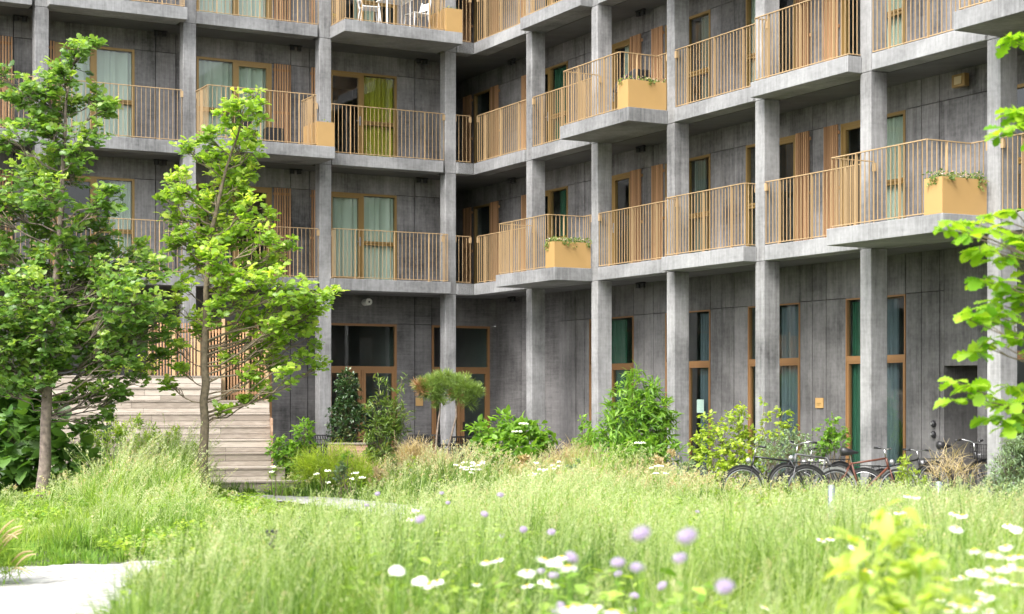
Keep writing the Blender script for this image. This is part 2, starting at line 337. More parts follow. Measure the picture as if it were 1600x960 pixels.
def railing(fr, path, z, parent, closed_ends=True, label=None):
    m = MB(); gl = []; z0, z1 = z+.04, z+1.18
    for k in range(len(path)-1):
        (a0, b0), (a1, b1) = path[k], path[k+1]; L = math.hypot(a1-a0, b1-b0)
        m.bar(fr.p(a0, b0, z1), fr.p(a1, b1, z1), .036, .016); m.bar(fr.p(a0, b0, z0), fr.p(a1, b1, z0), .03, .014)
        da, db = (a1-a0)/L, (b1-b0)/L; nb = max(1, round(L/.102)); npost = max(1, round(L/1.0))
        posts = [round(nb*(q+.5)/npost) for q in range(npost)] if L > .8 else []
        for i in range(nb+1):
            a, b = a0+(a1-a0)*i/nb, b0+(b1-b0)*i/nb; base = fr.p(a, b, z0+.009); top = fr.p(a, b, z1-.011)
            dirn = fr.a*da+fr.b*db
            if i in posts:
                g = MB(); gl.append(g)
                g.bar(fr.p(a, b, z+.002), top, .010, .055, up=np.cross(dirn, UP))
                g.bar(fr.p(a, b, z+.004)-dirn*.05, fr.p(a, b, z+.004)+dirn*.05, .07, .008)
            else: m.bar(base, top, .0065, .017, up=np.cross(dirn, UP))
    o = m.build('railing', M['ochre'], parent, flip=False)
    for q_ in gl: q_.build('rail_post', M['ochre'], parent, flip=False)
    for a, b in (path[0], path[-1]):
        g = MB(); g.box(fr, a-.03, a+.03, b-.015, b+.03, z1-.16, z1-.02); g.build('rail_bracket', M['ochre'], parent, flip=False)
    return o
def bay(fr, cs, wd, k, lv, off, side):
    a0, a1 = seg(cs, wd, k); z0, z1 = FL[lv]
    if k == 0: a0 = -.13 if False else 0
    e0, e1 = (a0+.07, a1-.0) if k else (0, a1)
    bal = bpy.data.objects.new('balcony', None); S.collection.objects.link(bal); bal.parent = bld; bal.location = tuple(fr.p((e0+e1)/2, 0, z1)-np.array([CX, CY, 0]))
    r = random.random(); s = MB()
    if off: s.box(fr, e0-.08, e1+.05, -off, .045, z0, z1, r)
    else: s.box(fr, e0, e1, 0, .39, z0, z1, r)
    if off: s.box(fr, e0, e1, .047, .39, z0+.001, z1-.001, r)
    s.build('slab_edge', M['slab'], bal, bevel=.01)
    rb = .07
    if off < .1:
        path = [(e0-.04 if k else rb, rb), (e1+.02, rb)]
    elif off < .5:
        path = [(e0-.02, rb), (e0-.02, -off+rb), (e1-.0, -off+rb), (e1, rb)]
    else:
        # planter box stands at the right hand end seen from the garden
        if side == 'R':
            pa = e1+.05-.42; path = [(e0-.02, rb), (e0-.02, -off+rb), (pa, -off+rb), (pa, rb), (e1, rb)]
            PLANT_BOXES.append((fr, pa, e1+.04, -off+.01, rb-.05, z1, side, k, lv))
        else:
            pa = e0-.08+.45; path = [(e1, rb), (e1, -off+rb), (pa, -off+rb), (pa, rb), (e0, rb)]
            PLANT_BOXES.append((fr, e0-.07, pa, -off+.01, rb-.05, z1, side, k, lv))
    railing(fr, path, z1, bal)
    return bal
for lv in range(3):
    for k in range(0, 8): bay(RF, RC, .28, k, lv, RT[lv].get(k, 0), 'R')
    for k in range(0, 5): bay(LF, LC, .30, k, lv, LT[lv].get(k, 0), 'L')
    z0, z1 = FL[lv]
    m = MB()
    for q in range(8):   # gallery floor plates, joints at every bay
        a0, a1 = (RC[q-1]-.148 if q else .43), RC[q]-.15
        m.box(RF, a0, a1-.0, .42, 1.42, z0+.002, z1-.003)
    for q in range(5):
        a0, a1 = (LC[q-1]-.158 if q else .43), LC[q]-.16
        m.box(LF, a0, a1, .42, 1.42, z0+.002, z1-.003)
    m.box(LF, -1.42, .42, .0, 1.42, z0+.004, z1-.005); m.box(RF, .001, .429, .40, 1.42, z0+.003, z1-.004); m.box(LF, -1.6, -1.3, -.2, 6.2, z0+.006, z1-.007)
    m.box(LF, -1.42, .40, 1.421, 6.1, z0+.004, z1-.005)
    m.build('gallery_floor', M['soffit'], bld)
    tagd = MB(); tagd.box(RF, .43, 24, .392, .418, z0+.05, z1-.02); tagd.box(LF, .43, 17, .392, .418, z0+.05, z1-.02); tagd.build('slab_joint', M['dark'], bld)
# ---- walls with openings. windows: (a0, a1, z0, z1)
def wall_with(fr, a0, a1, b0, b1, z0, z1, wins, seams, mat, hs=None):
    """boxes round the openings, 12 mm joints at the seams"""
    m = MB(); g = .010
    xs = sorted(set([a0, a1]+[q for q in seams if a0 < q < a1]+[q for w_ in wins for q in w_[:2]]))
    for x0, x1 in zip(xs[:-1], xs[1:]):
        hole = None
        for w_ in wins:
            if w_[0]-1e-6 <= x0 and x1 <= w_[1]+1e-6: hole = w_
        s0 = g if x0 in seams else 0; s1 = g if x1 in seams else 0
        if hole:
            m.box(fr, x0+s0, x1-s1, b0, b1, hole[3]+.004, z1, .5)
            if hole[2] > z0+.01: m.box(fr, x0, x1, b0, b1, z0, hole[2])
        else:
            zt = hs if hs else z1; r = random.random()
            m.box(fr, x0+s0, x1-s1, b0, b1, z0, zt, r)
            if hs: m.box(fr, x0+s0, x1-s1, b0, b1, hs+.012, z1, .5)
    return m.build('wall', mat, bld)
WB = 1.30
def sl_(c): return [(c-.70, c-.24), (c+.24, c+.70)]
R_WIN = {'up': [(-2.55, -1.6, 'd'), (.68, 2.42, 'df'), (3.60, 5.27, 'fd'), (6.62, 8.30, 'df'), (9.53, 11.18, 'fd'), (12.46, 14.2, 'df'), (16.55, 18.3, 'fd')]}
L_WIN = {'up': [(1.52, 3.38, 'fd'), (4.83, 6.70, 'df'), (8.18, 10.0, 'fd'), (11.45, 13.25, 'df'), (14.9, 16.6, 'fd')]}
SEAM_R = [-1.0, .1, 2.78, 3.2, 5.76, 6.14, 8.70, 9.12, 11.62, 12.03, 14.6, 15.05]
SEAM_L = [1.02, 3.86, 4.34, 7.2, 7.68, 10.48, 10.92, 13.8]
GR = [(3.42, 5.33), (6.62, 8.29), (9.60, 11.25), (12.60, 14.20), (16.62, 18.4)]
GL = [(-1.12, .54), (1.52, 3.40), (4.83, 6.70)]
def window(fr, a0, a1, z0, z1, kind, curt, ground=False, part='window'):
    fm = M['frameg'] if ground else M['frame']; slim = ground and fr is RF; ft = .028 if slim else .055; b0 = WB+.0; b1 = WB+.075
    m = MB()
    pb = WB-.012
    m.box(fr, a0, a0+ft, pb, b1, z0, z1); m.box(fr, a1-ft, a1, pb, b1, z0, z1); m.box(fr, a0+ft, a1-ft, pb, b1, z1-ft, z1); m.box(fr, a0+ft, a1-ft, pb, b1, z0, z0+ft)
    panes = []; hand = []
    mid = (a0+a1)/2
    if ground:
        zt = 2.66; m.box(fr, a0+ft, a1-ft, pb+.003, b1, zt-.05, zt+.05); panes.append((a0+ft, a1-ft, zt+.05, z1-ft))
        m.box(fr, mid-.02, mid+.02, pb+.003, b1, z0+ft, zt-.05); zt2 = zt-.05
        for s0, s1 in ((a0+ft, mid-.03), (mid+.03, a1-ft)):
            dw = .042 if slim else .07; b = (pb+.012, b1)
            m.box(fr, s0, s0+dw, *b, z0+ft, zt2); m.box(fr, s1-dw, s1, *b, z0+ft, zt2); m.box(fr, s0+dw, s1-dw, *b, zt2-dw, zt2); m.box(fr, s0+dw, s1-dw, *b, z0+ft, z0+ft+.12)
            panes.append((s0+dw, s1-dw, z0+ft+.12, zt2-dw))
        hand.append(mid-.07)
    elif kind == 'd':
        panes.append((a0+ft, a1-ft, z0+ft, z1-ft))
    else:
        m.box(fr, mid-.035, mid+.035, pb+.003, b1, z0+ft, z1-ft)
        for q, (s0, s1) in zip(kind, ((a0+ft, mid-.035), (mid+.035, a1-ft))):
            if q == 'd':
                dw = .075; b = (pb+.01, b1)
                m.box(fr, s0, s0+dw, *b, z0+ft, z1-ft); m.box(fr, s1-dw, s1, *b, z0+ft, z1-ft); m.box(fr, s0+dw, s1-dw, *b, z1-ft-dw, z1-ft); m.box(fr, s0+dw, s1-dw, *b, z0+ft, z0+ft+.1)
                panes.append((s0+dw, s1-dw, z0+ft+.1, z1-ft-dw)); hand.append(s1-.037 if s0 < mid-.4 else s0+.037)
            else:
                zm = z0+1.0; m.box(fr, s0, s1, pb+.006, b1, zm-.05, zm+.05); m.box(fr, s0, s1, pb-.02, pb+.004, zm+.005, zm+.03)
                panes += [(s0, s1, z0+ft, zm-.05), (s0, s1, zm+.05, z1-ft)]
    base = fr.p((a0+a1)/2, WB, z0)
    wo = m.build('window', fm, bld)
    g = MB()
    for x0, x1, y0, y1 in panes: g.box(fr, x0, x1, WB+.04, WB+.05, y0, y1)
    g.build('pane', M['glassd'] if ground else M['glass'], wo)
    if hand:
        h = MB()
        for x in hand:
            zz = z0+1.02; h.bar(fr.p(x, pb-.04, zz), fr.p(x+(.11 if x > mid else -.11), pb-.04, zz), .018); h.bar(fr.p(x, pb-.04, zz), fr.p(x, pb+.01, zz), .02); h.box(fr, x-.018, x+.018, pb-.012, pb+.012, zz-.1, zz+.12)
        h.build('handle', M['dark'] if ground else M['alu'], wo)
    if curt:
        for (c0, c1, mat) in curt:
            c = MB(); n = 60; x0 = a0+(a1-a0)*c0; x1 = a0+(a1-a0)*c1; vs = []; fs = []
            for i in range(n+1):
                x = x0+(x1-x0)*i/n; bb = WB+.135+.036*math.sin(i*.9+math.sin(i*.37)*1.6)
                vs += [fr.p(x, bb, z0+.03), fr.p(x, bb+.01, z1-.06)]
            for i in range(n): fs.append((2*i, 2*i+2, 2*i+3, 2*i+1))
            c.add(vs, fs, .5).build('curtain', M[mat], wo, smooth=True, flip=False)  # also builds the right wing sheets that stand in for reflections
    # the room behind
    r = MB(); d = 6.5 if ground else 3.2; b = WB+.24
    e = .25
    vs = [fr.p(a, bb, z) for z in (z0, z1+.25) for a, bb in ((a0-e, b), (a1+e, b), (a1+e, b+d), (a0-e, b+d))]
    r.add(vs, [(0, 1, 2, 3), (4, 7, 6, 5), (1, 5, 6, 2), (2, 6, 7, 3), (3, 7, 4, 0)], .5)
    r.build('room_interior', M['roomd'] if ground else M['room'], wo, flip=False)
    return wo
def shutter(fr, a0, a1, z0, z1):
    m = MB(); n = 7 if (a1-a0) > .3 else 4; sp = (a1-a0)/n
    for i in range(n): m.box(fr, a0+sp*i+.006, a0+sp*i+sp*.58, WB-.075, WB-.04, z0+.02, z1)
    for z in (z0+.12, z0+(z1-z0)*.48, z1-.14): m.box(fr, a0+.01, a1-.015, WB-.04, WB-.005, z-.03, z+.03)
    return m.build('sliding_shutter', M['larch'], bld)
CUR_L = {(0, 0): [(.02, .98, 'cur_w')], (0, 1): [(.5, .9, 'cur_d')], (0, 2): [(.02, .3, 'cur_w')], (1, 0): [(.02, .47, 'cur_g')], (1, 1): [(.05, .98, 'cur_w')], (1, 2): [(.02, .98, 'cur_w')], (2, 0): [(.3, .6, 'cur_w')], (2, 1): [(.05, .95, 'cur_w')]}
CUR_R = {(1, 6): [(.1, .9, 'cur_d')], (2, 3): [(.1, .9, 'cur_w')], (1, 2): [(.0, .3, 'cur_d'), (.7, .95, 'cur_w')], (0, 1): [(.66, .98, 'refl_t')], (1, 1): [(.5, .98, 'refl_t')], (0, 2): [(.0, .4, 'cur_d')], (0, 3): [(.55, .8, 'cur_d')], (1, 3): [(.70, .98, 'cur_d')], (0, 5): [(.55, .98, 'cur_w')], (1, 5): [(.55, .98, 'cur_w')], (1, 4): [(.0, .3, 'cur_w')], (2, 2): [(.1, .6, 'cur_w')]}  # some sheets here are added to imitate reflections in the dark panes
for lv in range(3):
    fz = FL[lv][1]; cz = FL[lv+1][0] if lv < 2 else TOP; zt = fz+2.25
    wr = [(a, b, fz+.02, zt) for a, b, _ in R_WIN['up']]; wl = [(a, b, fz+.02, zt) for a, b, _ in L_WIN['up']]
    wall_with(RF, -6.5, 24, WB, WB+.22, fz, cz, wr, SEAM_R, M['wall'], zt+.004)
    wall_with(LF, .28, 17, WB, WB+.22, fz, cz, wl, SEAM_L, M['wall'], zt+.004)
    mm = MB(); mm.box(LF, .28, .5, WB+.221, 6.2, fz, cz); mm.box(LF, -1.3, .279, 6.0, 6.2, fz, cz); mm.build('passage_wall', M['wall'], bld)
    for i, (a, b, k) in enumerate(R_WIN['up']): window(RF, a, b, fz+.02, zt, k, CUR_R.get((lv, i)))
    for i, (a, b, k) in enumerate(L_WIN['up']): window(LF, a, b, fz+.02, zt, k, CUR_L.get((lv, i)))
    for a, b in [(-3.08, -2.6), (-1.5, -1.05), (.2, .64), (5.29, 5.74), (6.16, 6.60), (11.2, 11.61), (12.04, 12.45), (18.35, 18.8)]: shutter(RF, a, b, fz, zt)
    for a, b in [(3.41, 3.85), (4.36, 4.81), (10.02, 10.47), (10.95, 11.4)]: shutter(LF, a, b, fz, zt)
# ground floor
gz = .16; gt = 3.77
SG = [q for q in SEAM_R if q > 0]
m_ = [(a, b, gz, gt) for a, b in GR]
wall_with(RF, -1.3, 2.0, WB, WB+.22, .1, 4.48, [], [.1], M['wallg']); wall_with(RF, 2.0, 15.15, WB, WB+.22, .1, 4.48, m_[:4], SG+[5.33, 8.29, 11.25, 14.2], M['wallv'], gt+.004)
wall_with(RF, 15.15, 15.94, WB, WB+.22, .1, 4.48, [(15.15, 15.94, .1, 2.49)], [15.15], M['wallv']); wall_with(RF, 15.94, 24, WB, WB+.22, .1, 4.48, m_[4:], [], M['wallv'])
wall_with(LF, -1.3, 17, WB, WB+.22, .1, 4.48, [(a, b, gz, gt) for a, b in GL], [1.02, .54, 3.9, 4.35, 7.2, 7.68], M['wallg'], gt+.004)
for a, b in GR: window(RF, a, b, gz, gt, 'g', {GR[0]: [(.3, .75, 'refl_t')], GR[1]: [(.02, .3, 'refl_t'), (.68, .99, 'refl_b')], GR[2]: [(.55, .93, 'refl_b')], GR[3]: [(.02, .25, 'refl_t'), (.50, .80, 'refl_b')], GR[4]: [(.2, .9, 'refl_b')]}.get((a, b)), True)  # sheets added behind the panes, their tint stands in for reflections
for a, b in GL: window(LF, a, b, gz, gt, 'g', None, True)
m = MB(); m.box(RF, 15.15, 15.94, WB+.9, WB+.95, .16, 2.49); m.box(RF, 15.0, 15.149, WB+.221, WB+.95, .16, 2.6); m.box(RF, 15.941, 16.1, WB+.221, WB+.95, .16, 2.6); m.box(RF, 15.15, 15.94, WB+.221, WB+.95, 2.491, 2.6)
m.build('entrance_recess', M['wallv'], bld)
m = MB(); m.box(RF, 15.62, 15.93, WB+.80, WB+.84, .17, 2.48); d_ = m.build('entrance_door', M['frame'], bld); m = MB(); m.box(RF, 15.65, 15.90, WB+.79, WB+.799, .25, 2.42); m.build('pane', M['glassd'], d_)
m = MB(); m.bar(RF.p(15.69, WB+.74, .9), RF.p(15.69, WB+.74, 1.5), .02); m.build('handle', M['alu'], d_)
# roof cap far above the frame, keeps the galleries shaded like the real ones
m = MB(); m.box(RF, -6.5, 24, 0, 7, TOP, TOP+.4); m.box(LF, .4, 17, 0.01, 7, TOP+.002, TOP+.4); m.build('roof_slab', M['slab'], bld)
# sprinkle: spotlights, wall lamps, signs
def spots(fr, a, z, b=1.12):
    m = MB()
    for q in (-.09, .09): m.tube([fr.p(a+q, b, z-.13), fr.p(a+q, b, z-.03)], .06, 10)
    m.bar(fr.p(a-.16, b, z-.02), fr.p(a+.16, b, z-.02), .06, .035)
    m.build('spotlight', M['black'], bld)
for lv in range(3):
    z = FL[lv][0]
    for a in (.9, 4.28, 7.62, 10.8): 
        if lv: spots(LF, a, z)
    for a in (-.1, 1.05, 5.9, 10.6): spots(RF, a, z)
m = MB(); m.tube([LF.p(2.4, 1.0, 4.30), LF.p(2.4, 1.28, 4.30)], .085, 20); m.build('wall_lamp', M['white'], bld)
m = MB(); m.tube([LF.p(2.4, .985, 4.30), LF.p(2.4, .999, 4.30)], .022, 12); m.build('lamp_lens', M['dark'], bld)
m = MB(); m.box(RF, 15.55, 15.85, 1.1, 1.2, 7.15, 7.36); m.build('wall_lantern', M['frame'], bld)
m = MB(); m.box(RF, 15.62, 15.78, 1.085, 1.099, 7.19, 7.32); m.build('lantern_glass', M['straw'], bld)
# wall plates
sg = thing('wall_sign', RF.p(11.83, WB-.01, 1.83), 'small square ochre plate on the grey wall above the parked bicycles', 'sign')
m = MB(); m.box(RF, 11.74, 11.96, WB-.025, WB-.003, 1.75, 1.94); m.build('plate', M['ochre_box'], sg)
m = MB(); m.box(RF, 11.79, 11.91, WB-.03, WB-.0255, 1.83, 1.845); m.box(RF, 11.79, 11.87, WB-.03, WB-.0255, 1.80, 1.812); m.build('plate_lines', M['frame'], sg)
sg = thing('wall_sign', LF.p(.92, WB-.01, 1.9), 'orange square plate on the wall behind the small pine', 'sign')
m = MB(); m.box(LF, .80, 1.0, WB-.025, WB-.003, 1.72, 1.92); m.build('plate', M['ochre_box'], sg)
for zz, nm, lb in ((1.50, 'intercom', 'upper black oval entry panel on the wall left of the entrance'), (1.32, 'key_reader', 'lower black oval box on the wall left of the entrance')):
    t = thing(nm, RF.p(14.93, WB, zz), lb, 'intercom'); m = MB(); m.tube([RF.p(14.93, WB-.035, zz-.06), RF.p(14.93, WB-.035, zz-.02), RF.p(14.93, WB-.035, zz+.02), RF.p(14.93, WB-.035, zz+.06)], [.02, .045, .045, .02], 12); m.build('casing', M['black'], t, smooth=True)
    m = MB(); m.box(RF, 14.912, 14.948, WB-.084, WB-.078, zz-.012, zz+.02); m.build('button', M['alu'], t)
pp = thing('paper_notice', RF.p(7.85, WB, 1.9), 'pale sheet of paper taped inside the glass of a ground floor door', 'notice'); m = MB(); m.box(RF, 7.72, 7.98, WB+.056, WB+.058, 1.62, 1.90); m.build('sheet', M['white'], pp)
# ================================================================== plants
def strip_template(ys, ws, fold=.18, droop=.25):
    vs = []; fs = []
    for y, w_ in zip(ys, ws): vs += [(-w_, y, fold*w_-droop*y*y), (0, y, -droop*y*y), (w_, y, fold*w_-droop*y*y)]
    for i in range(len(ys)-1):
        a = 3*i; fs += [(a, a+1, a+4, a+3), (a+1, a+2, a+5, a+4)]
    return np.array(vs), np.array(fs)
OAK = strip_template([0, .14, .27, .34, .46, .54, .68, .76, .89, 1], [.015, .07, .22, .12, .32, .18, .38, .22, .24, .03], .25, .30)
OVATE = strip_template([0, .1, .3, .55, .8, 1], [.01, .14, .27, .28, .15, 0], .3, .3)
LANCE = strip_template([0, .2, .5, .8, 1], [.01, .09, .12, .07, 0], .3, .45)
BROAD = strip_template([0, .08, .3, .5, .62, .8, 1], [.02, .3, .45, .38, .42, .25, 0], .25, .35)
NEED = strip_template([0, .5, 1], [.014, .013, .004], .0, .45); PNEED = strip_template([0, 1], [.03, .015], 0, .1)
SMALL = strip_template([0, .45, 1], [.04, .3, 0], .3, .2)
DROP = strip_template([0, .3, .7, 1], [.01, .2, .2, 0], .2, .8)
def norm(a): return a/(np.linalg.norm(a, axis=-1, keepdims=True)+1e-9)
def place(tmpl, pos, dirs, up, size, rnd, name, mat, parent):
    """one leaf per row: pos (N,3), dirs (N,3) leaf axis, up (N,3), size (N,)"""
    V_, F_ = tmpl; d = norm(dirs); sx = norm(np.cross(d, up)); u = np.cross(sx, d)
    P = pos[:, None, :]+size[:, None, None]*(V_[None, :, 0, None]*sx[:, None]+V_[None, :, 1, None]*d[:, None]+V_[None, :, 2, None]*u[:, None])
    n = len(V_); Fa = (F_[None]+(np.arange(len(pos))*n)[:, None, None]).reshape(-1, F_.shape[1])
    return quads(name, P.reshape(-1, 3), Fa, np.repeat(rnd, n), mat, parent)
def rv(n): return norm(RNG.normal(size=(n, 3)))
def curve(p, q, n, sag=0., wob=.0):
    t = np.linspace(0, 1, n)[:, None]; c = p*(1-t)+q*t
    c[:, 2] += (sag*np.sin(np.pi*t[:, 0])); 
    if wob: c[1:-1] += RNG.normal(size=(n-2, 3))*wob
    return c
def oak_tree(name, label, base, trunk_px, d, blobs, r0, mats, leafn, lsize, bark, group, spread=1.0, yjit=.55):
    """trunk follows trunk_px; every blob gets a limb from the trunk, twigs and leaf rosettes"""
    t = thing(name, base, label, 'tree', group)
    tp = np.array([PX(x, y, d) for x, y in trunk_px]); tp[0] = base
    tz = tp[:, 2]; rad = np.interp(tz, [tz[0], tz[0]+.15, tz[0]+(tz[-1]-tz[0])*.45, tz[-1]], [r0*1.25, r0, r0*.62, r0*.10])
    ts = np.linspace(0, len(tp)-1, 26); P_ = np.stack([np.interp(ts, range(len(tp)), tp[:, k]) for k in range(3)], 1); P_[1:, :2] += RNG.normal(size=(25, 2))*.012
    R_ = np.interp(ts, range(len(tp)), rad)
    tr = MB(); tr.tube(P_, R_*(1+RNG.normal(size=26)*.04), 12); tr.build('trunk', mats['bark'], t, smooth=True)
    tw = MB(); pos, dr, up, sz, rn = [], [], [], [], []
    nb = 0
    for (bx, by, br) in blobs:
        yj = RNG.uniform(-yjit, yjit)*min(1.0, .35+br/60)
        c = PX(bx, by, d); c[1] += yj*1.6; R = br*d/F
        # limb leaves the trunk below the blob
        zt = c[2]-(.35*np.hypot(c[0]-np.interp(c[2], tp[:, 2], tp[:, 0]), c[1]-d)+.15); zt = np.clip(zt, tp[0, 2]+(.19*(tp[-1, 2]-tp[0, 2])), tp[-1, 2]-.1)
        a = np.array([np.interp(zt, P_[:, 2], P_[:, 0]), np.interp(zt, P_[:, 2], P_[:, 1]), zt])
        L = np.linalg.norm(c-a); lr = np.interp(zt, P_[:, 2], R_)*.42
        lr = min(lr, .006+.008*L); cv = curve(a, c, 7, -.06*L, .025*L)
        tw.tube(cv, np.linspace(lr, .008, 7), 6)
        nt_ = max(7, int(leafn*2.9*(R/.5)**1.8)); R *= 1.12
        for k in range(nt_):
            v = rv(1)[0]*(RNG.random()**.38)*R; e = c+v
            s0 = cv[RNG.integers(3, 7)]; q = curve(s0, e, 4, .02, .03)
            if np.linalg.norm(e-s0) > .15: tw.tube(q, np.linspace(.008, .0035, 4), 4, cap=False)
            dd = norm((e-s0)+np.array([0, 0, .12])+RNG.normal(size=3)*.08); m = RNG.integers(5, 8)
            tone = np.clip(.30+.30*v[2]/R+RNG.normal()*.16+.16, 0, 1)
            for j in range(m+4):
                if j < m: p0 = e+dd*RNG.uniform(-.02, .03); ang = 2*math.pi*j/m+RNG.random(); el = RNG.uniform(-.15, .7)
                else: p0 = q[2]+(e-q[2])*RNG.uniform(-.4, 1); ang = RNG.random()*6.28; el = RNG.uniform(-.3, .5)
                h = np.array([math.cos(ang), math.sin(ang), el])+dd*.45
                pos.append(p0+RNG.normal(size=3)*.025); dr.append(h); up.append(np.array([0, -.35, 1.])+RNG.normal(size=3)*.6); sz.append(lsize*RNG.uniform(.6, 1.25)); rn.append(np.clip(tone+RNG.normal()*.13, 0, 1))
    o = tw.build('limbs', mats['bark'], t, smooth=True, flip=False)
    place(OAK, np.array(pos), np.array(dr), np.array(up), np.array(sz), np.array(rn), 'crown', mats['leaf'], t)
    return t
Z0 = lambda x, y: float(terrain(x, y))
OBL = [(130, 62, 20), (118, 92, 26), (112, 128, 22), (85, 118, 22), (60, 150, 34), (20, 150, 26), (5, 125, 18), (95, 165, 30), (145, 150, 24), (165, 165, 18), (55, 195, 30), (90, 215, 26), (35, 225, 26), (150, 215, 24), (135, 240, 22),
 (20, 270, 32), (60, 270, 36), (100, 262, 26), (5, 320, 36), (50, 320, 40), (95, 318, 34), (130, 335, 24), (175, 318, 24), (180, 300, 16), (150, 370, 26), (40, 365, 30), (110, 385, 34), (10, 395, 26), (70, 420, 34), (150, 410, 38), (205, 400, 28), (185, 440, 38), (235, 425, 30),
 (20, 450, 40), (70, 470, 42), (120, 465, 44), (170, 490, 44), (225, 480, 42), (245, 510, 30), (30, 510, 42), (85, 520, 44), (140, 530, 36), (190, 540, 34), (15, 560, 32), (60, 570, 30), (110, 560, 26), (30, 600, 24), (120, 610, 20), (150, 620, 18), (175, 600, 20), (90, 625, 16), (205, 560, 20), (-25, 480, 40), (-30, 400, 38), (-25, 330, 30), (-25, 560, 30), (140, 660, 10), (160, 650, 9), (185, 620, 12), (215, 590, 16), (240, 555, 20), (-5, 600, 24), (5, 520, 36), (75, 590, 26), (110, 500, 36), (150, 570, 26), (215, 520, 28), (195, 470, 34), (60, 545, 32), (45, 440, 36), (130, 440, 32)]
bz = Z0(PX(72, 700, 27)[0], 27)
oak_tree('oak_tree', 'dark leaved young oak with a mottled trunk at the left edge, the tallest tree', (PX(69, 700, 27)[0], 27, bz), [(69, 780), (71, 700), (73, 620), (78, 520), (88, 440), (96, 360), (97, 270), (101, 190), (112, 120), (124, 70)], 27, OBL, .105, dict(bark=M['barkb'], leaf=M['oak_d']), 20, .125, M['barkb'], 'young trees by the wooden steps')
MBL = [(398, 152, 14), (385, 175, 22), (405, 170, 16), (360, 190, 22), (330, 215, 20), (365, 225, 26), (395, 205, 18), (400, 240, 16), (325, 240, 22), (350, 262, 24), (300, 240, 12), (385, 262, 14),
 (262, 285, 20), (250, 305, 16), (290, 300, 26), (330, 300, 30), (365, 300, 22), (375, 285, 14), (270, 330, 28), (315, 335, 32), (360, 330, 26), (400, 330, 22), (415, 340, 14), (290, 370, 30), (335, 375, 34), (380, 370, 28), (425, 375, 20), (450, 380, 12),
 (300, 410, 28), (350, 415, 30), (395, 410, 30), (430, 410, 18), (265, 375, 16), (405, 450, 32), (450, 450, 32), (490, 460, 26), (515, 465, 16), (365, 455, 24), (430, 490, 28), (475, 490, 26), (500, 480, 18), (295, 450, 16), (270, 480, 16), (255, 510, 16), (390, 500, 24), (440, 530, 24), (480, 530, 20), (495, 570, 12), (400, 545, 24), (360, 520, 18), (430, 565, 22), (395, 590, 18), (355, 560, 12), (270, 545, 15), (285, 580, 12), (300, 520, 12), (455, 590, 14), (380, 625, 9), (350, 640, 8), (262, 600, 9), (410, 610, 14), (375, 475, 24), (340, 440, 24), (420, 520, 22), (345, 490, 20), (450, 510, 22), (300, 500, 16), (470, 560, 14)]
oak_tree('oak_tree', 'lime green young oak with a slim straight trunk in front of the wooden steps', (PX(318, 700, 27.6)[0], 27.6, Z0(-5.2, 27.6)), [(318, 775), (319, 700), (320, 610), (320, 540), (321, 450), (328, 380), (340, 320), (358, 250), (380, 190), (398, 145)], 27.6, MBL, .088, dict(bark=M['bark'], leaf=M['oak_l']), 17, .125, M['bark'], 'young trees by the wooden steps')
# near oak whose branches reach in from the right
def near_oak():
    d = 10.0; base = np.array([4.35, 10.6, Z0(4.35, 10.6)]); t = thing('oak_tree', base, 'near oak reaching bright lobed leaves in from the right edge', 'tree')
    tr = MB(); tr.tube(curve(base, base+np.array([.1, .1, 6.5]), 14, 0, .02), np.linspace(.10, .02, 14), 12); tr.build('trunk', M['bark'], t, smooth=True)
    tips = [(1575, 205, 9.8, 18), (1590, 65, 10.4, 14), (1598, 175, 10, 14), (1500, 360, 9.6, 22), (1535, 345, 9.8, 24), (1570, 345, 10, 24), (1600, 355, 10, 26), (1530, 385, 9.7, 22), (1565, 400, 9.9, 20), (1595, 395, 10.1, 22), (1550, 430, 9.7, 22), (1590, 450, 10, 20),
            (1515, 500, 9.6, 20), (1545, 490, 9.8, 22), (1585, 510, 9.9, 20), (1535, 540, 9.7, 18), (1560, 480, 10, 18), (1600, 480, 10, 22), (1500, 612, 9.6, 20), (1530, 625, 9.7, 24), (1560, 635, 9.8, 24), (1595, 620, 10, 26), (1560, 660, 9.8, 18), (1590, 665, 9.9, 20), (1620, 540, 10, 30), (1625, 420, 10, 30), (1625, 640, 10, 26), (1650, 330, 10.2, 30), (1650, 200, 10.2, 30)]
    tw = MB(); pos, dr, up, sz, rn = [], [], [], [], []
    for x, y, dd, r in tips:
        e = PX(x, y, dd); zt = e[2]-.25; a = np.array([base[0]+.02*zt, base[1], max(zt, base[2]+.8)])
        q = curve(a, e, 8, -.05, .02); tw.tube(q, np.linspace(.014, .003, 8), 5)
        for k in range(3):
            s0 = q[5+(k % 3)]; ee = e+rv(1)[0]*r*dd/F*.9
            m = 6
            for j in range(m):
                ang = 6.28*j/m+RNG.random(); h = np.array([math.cos(ang)-.25, math.sin(ang)*.9, RNG.uniform(-.35, .35)])
                pos.append(ee); dr.append(h); up.append(np.array([0, 0, 1.])+RNG.normal(size=3)*.4); sz.append(.125*RNG.uniform(.6, 1.15)); rn.append(RNG.random())
            tw.bar(s0, ee, .005)
    tw.build('limbs', M['twig'], t, flip=False)
    place(OAK, np.array(pos), np.array(dr), np.array(up), np.array(sz), np.array(rn), 'crown', M['oak_n'], t)
near_oak()
